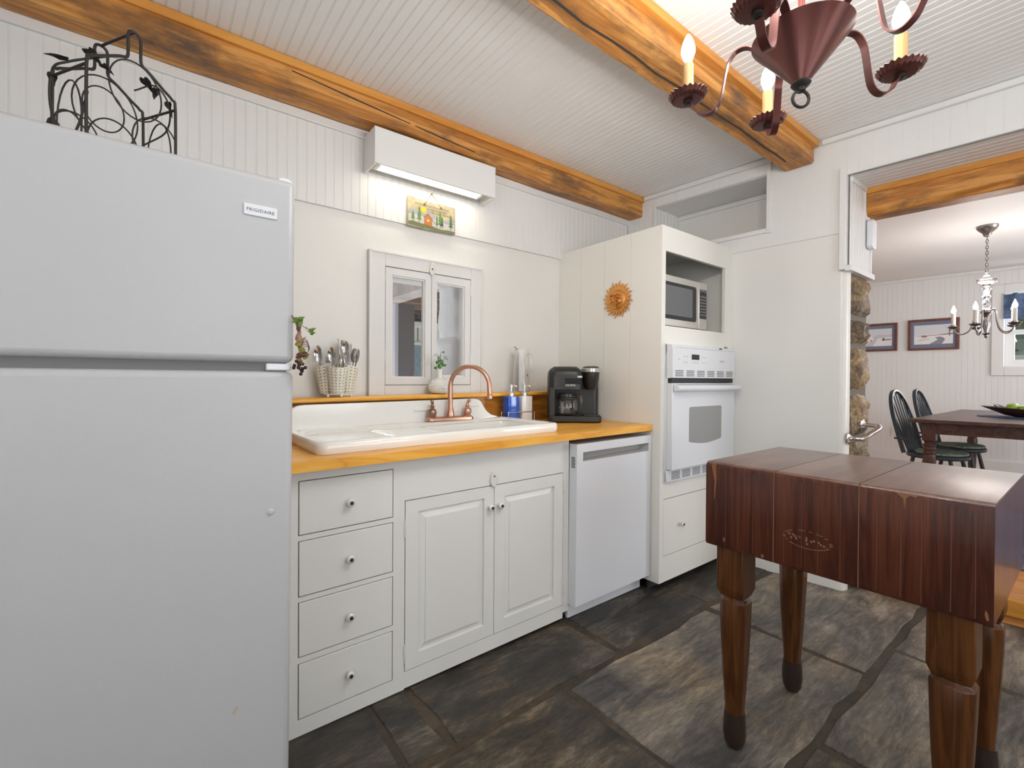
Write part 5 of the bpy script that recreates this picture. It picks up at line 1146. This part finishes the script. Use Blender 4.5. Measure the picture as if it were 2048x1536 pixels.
# framed prints on the far wall
frw = wood('cherry_frame', [(.1, (.22, .075, .045)), (.6, (.15, .05, .032)), (1, (.09, .03, .02))], 'z', 3, .3, 10); matb = mat('slate_blue_mat', (.19, .21, .30), .7)
snow = [mat('print_snow', (.82, .81, .82), .6), mat('print_sky', (.70, .71, .76), .6), mat('print_grey', (.28, .28, .33), .6), mat('print_brown', (.33, .20, .15), .6), mat('print_dark', (.10, .10, .11), .6), mat('print_shadow', (.62, .57, .63), .6)]
def picture(ya, yb, z0, z1, lab, shapes):     # ya = left edge seen from the kitchen
    t = thing('framed_print', lab, 'picture', wmap((OF-.02, (ya+yb)/2, z0)))
    g = lambda mb: mb.map(lambda p: wmap((OF-.0095-p[1], ya+(yb-ya)*p[0], z0+(z1-z0)*p[2])))
    k_ = (z1-z0)/abs(ya-yb)
    obj('frame', g(MB().frame(0, 1, 0, 1, .0, .028, .052, .052/k_, .052/k_)), frw, t, bevel=.004)
    obj('mat_board', g(MB().box(.04, .96, .002, .008, .04, .96)), matb, t)
    pm = MB(); x0, x1, y0, y1 = .12, .88, .19, .81
    def S(pl, m, d): pm.mat(m).prism([(x0+(x1-x0)*u, y0+(y1-y0)*v) for u, v in pl], .0082, .0092+.0002*d, 'y')
    S([(0, 0), (1, 0), (1, 1), (0, 1)], 0, 0)
    for d, (m, pl) in enumerate(shapes): S(pl, m, d+1)
    obj('print', g(pm), snow, t)
tree = lambda x, b, h: [(4, [(x-.012, b), (x+.012, b), (x+.008, b+h), (x-.008, b+h)]), (4, [(x, b+h*.5), (x+.02, b+h*.45), (x+.10, b+h*.95), (x+.09, b+h)]), (4, [(x, b+h*.4), (x-.02, b+h*.5), (x-.11, b+h), (x-.10, b+h*.92)])]
picture(-.190, -.664, 1.582, 1.945, 'framed snowy landscape print with a dark shed, half hidden behind the stone jamb', [(1, [(0, .55), (1, .62), (1, 1), (0, 1)]), (5, [(.45, .55), (.66, .68), (.8, .62), (1, .66), (1, .5), (.45, .45)]), (5, [(.2, 0), (.55, .5), (.62, .5), (.45, 0)]), (4, [(.73, .30), (.73, .42), (.76, .48), (.79, .42), (.79, .30)]), (2, [(.79, .32), (.98, .33), (.98, .40), (.79, .39)]), (3, [(.38, .3), (.42, .28), (.43, .36), (.39, .38)])])
picture(-.768, -1.237, 1.578, 1.961, 'framed snowy river print with a bare tree on the far dining wall, nearer the window', [(1, [(0, .5), (1, .5), (1, 1), (0, 1)]), (3, [(0, .44), (.3, .46), (.6, .47), (.85, .52), (1, .54), (1, .47), (.5, .44), (.2, .42)]), (3, [(.20, .36), (.20, .44), (.26, .48), (.34, .43), (.34, .36)]), (5, [(.15, .18), (.42, .26), (.40, .30), (.1, .24)]), (2, [(.40, .0), (.62, .22), (.55, .34), (.68, .38), (.78, .30), (.80, .20), (.72, .0)])]+tree(.91, .40, .52))
t = thing('window_valance', 'mottled blue fabric valance across the top of the far dining window', 'valance', wmap((OF-.06, -2.2, 1.9)))
vv_ = MB(); n = 60; vs = []; fs = []
for i in range(n+1):
    y = -1.595-(1.25)*i/n; o_ = OF-.055+.012*sin(i*1.1)
    vs += [(o_+.008, y, 1.905), (o_+.015, y, 2.19), (o_+.010, y, 2.19), (o_, y, 1.905)]
for i in range(n):
    for k in range(4): fs.append((i*4+k, i*4+(k+1) % 4, i*4+4+(k+1) % 4, i*4+4+k))
obj('fabric', vv_.add(vs, fs).map(wmap), mat('mottled_blue_fabric', (.13, .20, .36), .8, var=.75, vscale=9), t, smooth=True)
obj('rod', MB().tube([wmap((OF-.045, -1.60, 2.182)), wmap((OF-.045, -2.83, 2.182))], .007, 8), white, t, smooth=True)
t = thing('wall_outlet', 'white electrical outlet low on the far dining wall behind the chairs', 'outlet', wmap((OF, -.63, .54)))
obj('plate', MB().box(OF-.016, OF-.0095, -.675, -.605, .482, .598).map(wmap), casing, t, bevel=.002)
for z in (.515, .565): obj('receptacle', MB().box(OF-.018, OF-.0155, -.655, -.625, z-.014, z+.014).map(wmap), white, t, bevel=.002)
o = obj('area_rug', MB().box(.75, 4.6, -3.6, -1.78, ZD+.0005, ZD+.010).map(wmap), mat('blue_rug', (.10, .13, .22), .95, bump=.8, bscale=90, var=.6, vscale=12), bevel=.003)
tag(o, 'blue grey area rug under the dining table on the orange wood floor', 'rug')

# ------------------------------------------------------------ outside: porch seen through the sink window, hedge beyond the far window
pg = mat('porch_grey', (.14, .13, .14), .6); pl_ = mat('porch_light_grey', (.50, .49, .55), .6); pk = mat('weathered_white', (.52, .46, .43), .7, bump=.5, bscale=12, var=.3, vscale=6); jb_ = mat('brown_joist', (.13, .075, .05), .7)
t = thing('porch_post', 'dark grey square porch post seen through the left pane of the sink window', 'post', (-.2, 2.1, 0))
obj('post', MB().box(-.283, -.105, 2.0, 2.2, 0, 1.93), pg, t); obj('pale_left_face', MB().box(-.318, -.2835, 1.99, 2.2, 0, 1.93), pl_, t)  # paler strip stands as the left side of the post
o = obj('porch_beam', MB().box(-.44, -.27, .6, 2.35, 1.931, 2.09), pk, bevel=.006); tag(o, 'weathered whitish porch beam above the grey post outside the sink window', 'beam')
t = thing('porch_roof', 'brown joisted porch ceiling outside the sink window', 'roof', (0, 2.3, 2.2))
obj('boards', MB().box(-2.5, 3.2, .36, 4.6, 2.32, 2.36), jb_, t)
for i in range(9): obj('joist', MB().box(-2.5, 3.2, .6+i*.48, .66+i*.48, 2.22, 2.3195), mat('pale_joist', (.24, .16, .12), .7) if 'pale_joist' not in bpy.data.materials else bpy.data.materials['pale_joist'], t)
brk = mat('dark_brick', (.10, .075, .07), .8)
n = brk.node_tree.nodes; l = brk.node_tree.links; b_ = n.new('ShaderNodeTexBrick'); b_.inputs['Scale'].default_value = 4; b_.inputs['Color1'].default_value = (.12, .085, .075, 1); b_.inputs['Color2'].default_value = (.07, .055, .055, 1); b_.inputs['Mortar'].default_value = (.22, .18, .16, 1)
tc = n.new('ShaderNodeTexCoord'); mp = n.new('ShaderNodeMapping'); mp.inputs['Rotation'].default_value = (R_(90), 0, 0); l.new(tc.outputs['Object'], mp.inputs[0]); l.new(mp.outputs[0], b_.inputs[0]); l.new(b_.outputs[0], n['Principled BSDF'].inputs['Base Color'])
t = thing('porch_wall', 'dark brick porch wall with a pale glazed door outside the sink window', 'wall', (.8, 4.2, 0))
obj('brickwork', MB().box(-1.0, 4.0, 4.2, 4.35, 0, 2.32), brk, t)
d = obj('door_frame', MB().box(.80, .835, 4.10, 4.2, 0, 2.05).box(1.9, 1.96, 4.1, 4.2, 0, 2.05).box(.835, 1.9, 4.1, 4.2, 1.98, 2.05).box(.835, 1.9, 4.12, 4.2, 1.74, 1.98).box(.835, 1.9, 4.1, 4.2, 1.70, 1.74), mat('pale_green_white', (.62, .64, .56), .6), t)
sl = MB()
for i in range(4): sl.box(.87+.12*i, .885+.12*i, 4.115, 4.125, 1.76, 1.96)
e = obj('transom_slots', sl, pg, d)
obj('door_glass', MB().box(.835, 1.9, 4.14, 4.16, .1, 1.70), mat('blue_reflecting_glass', (.16, .23, .27), .05, coat=1), t)
obj('side_trim', MB().box(.48, .60, 4.1, 4.2, 0, 1.9), pl_, t)
t = thing('flower_box', 'box of white and pink flowers outside the sink window sill', 'flowers', (-.75, .42, .95))
obj('box', MB().box(-1.05, -.2, .3405, .50, .95, 1.10), pl_, t)
fm_ = [mat('white_petal', (.8, .78, .78), .6), mat('pink_petal', (.62, .25, .30), .6)]; rnd = random.Random(6)
for i in range(26): obj('bloom', MB().ball((rnd.uniform(-1.03, -.22), rnd.uniform(.36, .48), 1.13+rnd.uniform(0, .05)), rnd.uniform(.012, .022), 8), fm_[1 if i % 4 == 0 else 0], t, smooth=True)
hg = mat('hedge_leaf', (.11, .20, .05), .6, bump=1, bscale=20, var=.8, vscale=7); tr = mat('tree_leaf', (.02, .06, .025), .6, bump=1, bscale=14, var=.8, vscale=5)
def bush(nm, lab, cat, c, r, m, seed, sq=(1, 1, 1), nl=420, ls=.07):
    rnd = random.Random(seed); mb = MB()
    for i in range(nl):
        a = rnd.uniform(0, 2*pi); u = rnd.uniform(-1, 1); q = (1-u*u)**.5; rr = r*rnd.uniform(.80, 1.03)
        p = Vector((c[0]+rr*q*cos(a)*sq[0], c[1]+rr*q*sin(a)*sq[1], c[2]+rr*u*sq[2])); s = ls*rnd.uniform(.6, 1.3)
        lf = MB().add([(-s, 0, 0), (0, s*.4, s*.15), (s, 0, 0), (0, -s*.4, s*.15)], [(0, 1, 2, 3)])
        mb.merge(lf.xf(Matrix.Translation(p) @ Matrix.Rotation(rnd.uniform(0, 6), 4, 'Z') @ Matrix.Rotation(rnd.uniform(-1, 1), 4, 'X') @ Matrix.Rotation(rnd.uniform(-1, 1), 4, 'Y')))
    t = thing(nm, lab, cat, (c[0], c[1], 0))
    obj('core', MB().ball(c, r*.86, 24, sq), m, t, smooth=True); obj('foliage', mb, m, t)
bush('hedge', 'light green hedge low outside the far dining window', 'hedge', (8.2, -2.6, .7), 1.15, mat('hedge_bright_leaf', (.30, .42, .16), .6, var=.6, vscale=6), 3, (.6, 1.6, .8), 700, .08)
bush('tree', 'dark green tree behind the hedge outside the far dining window', 'tree', (10.2, -2.9, 2.6), 1.9, tr, 4, (.7, 1.5, 1), 700, .16)
o = obj('lawn', MB().box(6.3, 16, -9, 6, -.2, -.05), mat('grass', (.12, .22, .06), .9)); o['kind'] = 'structure'
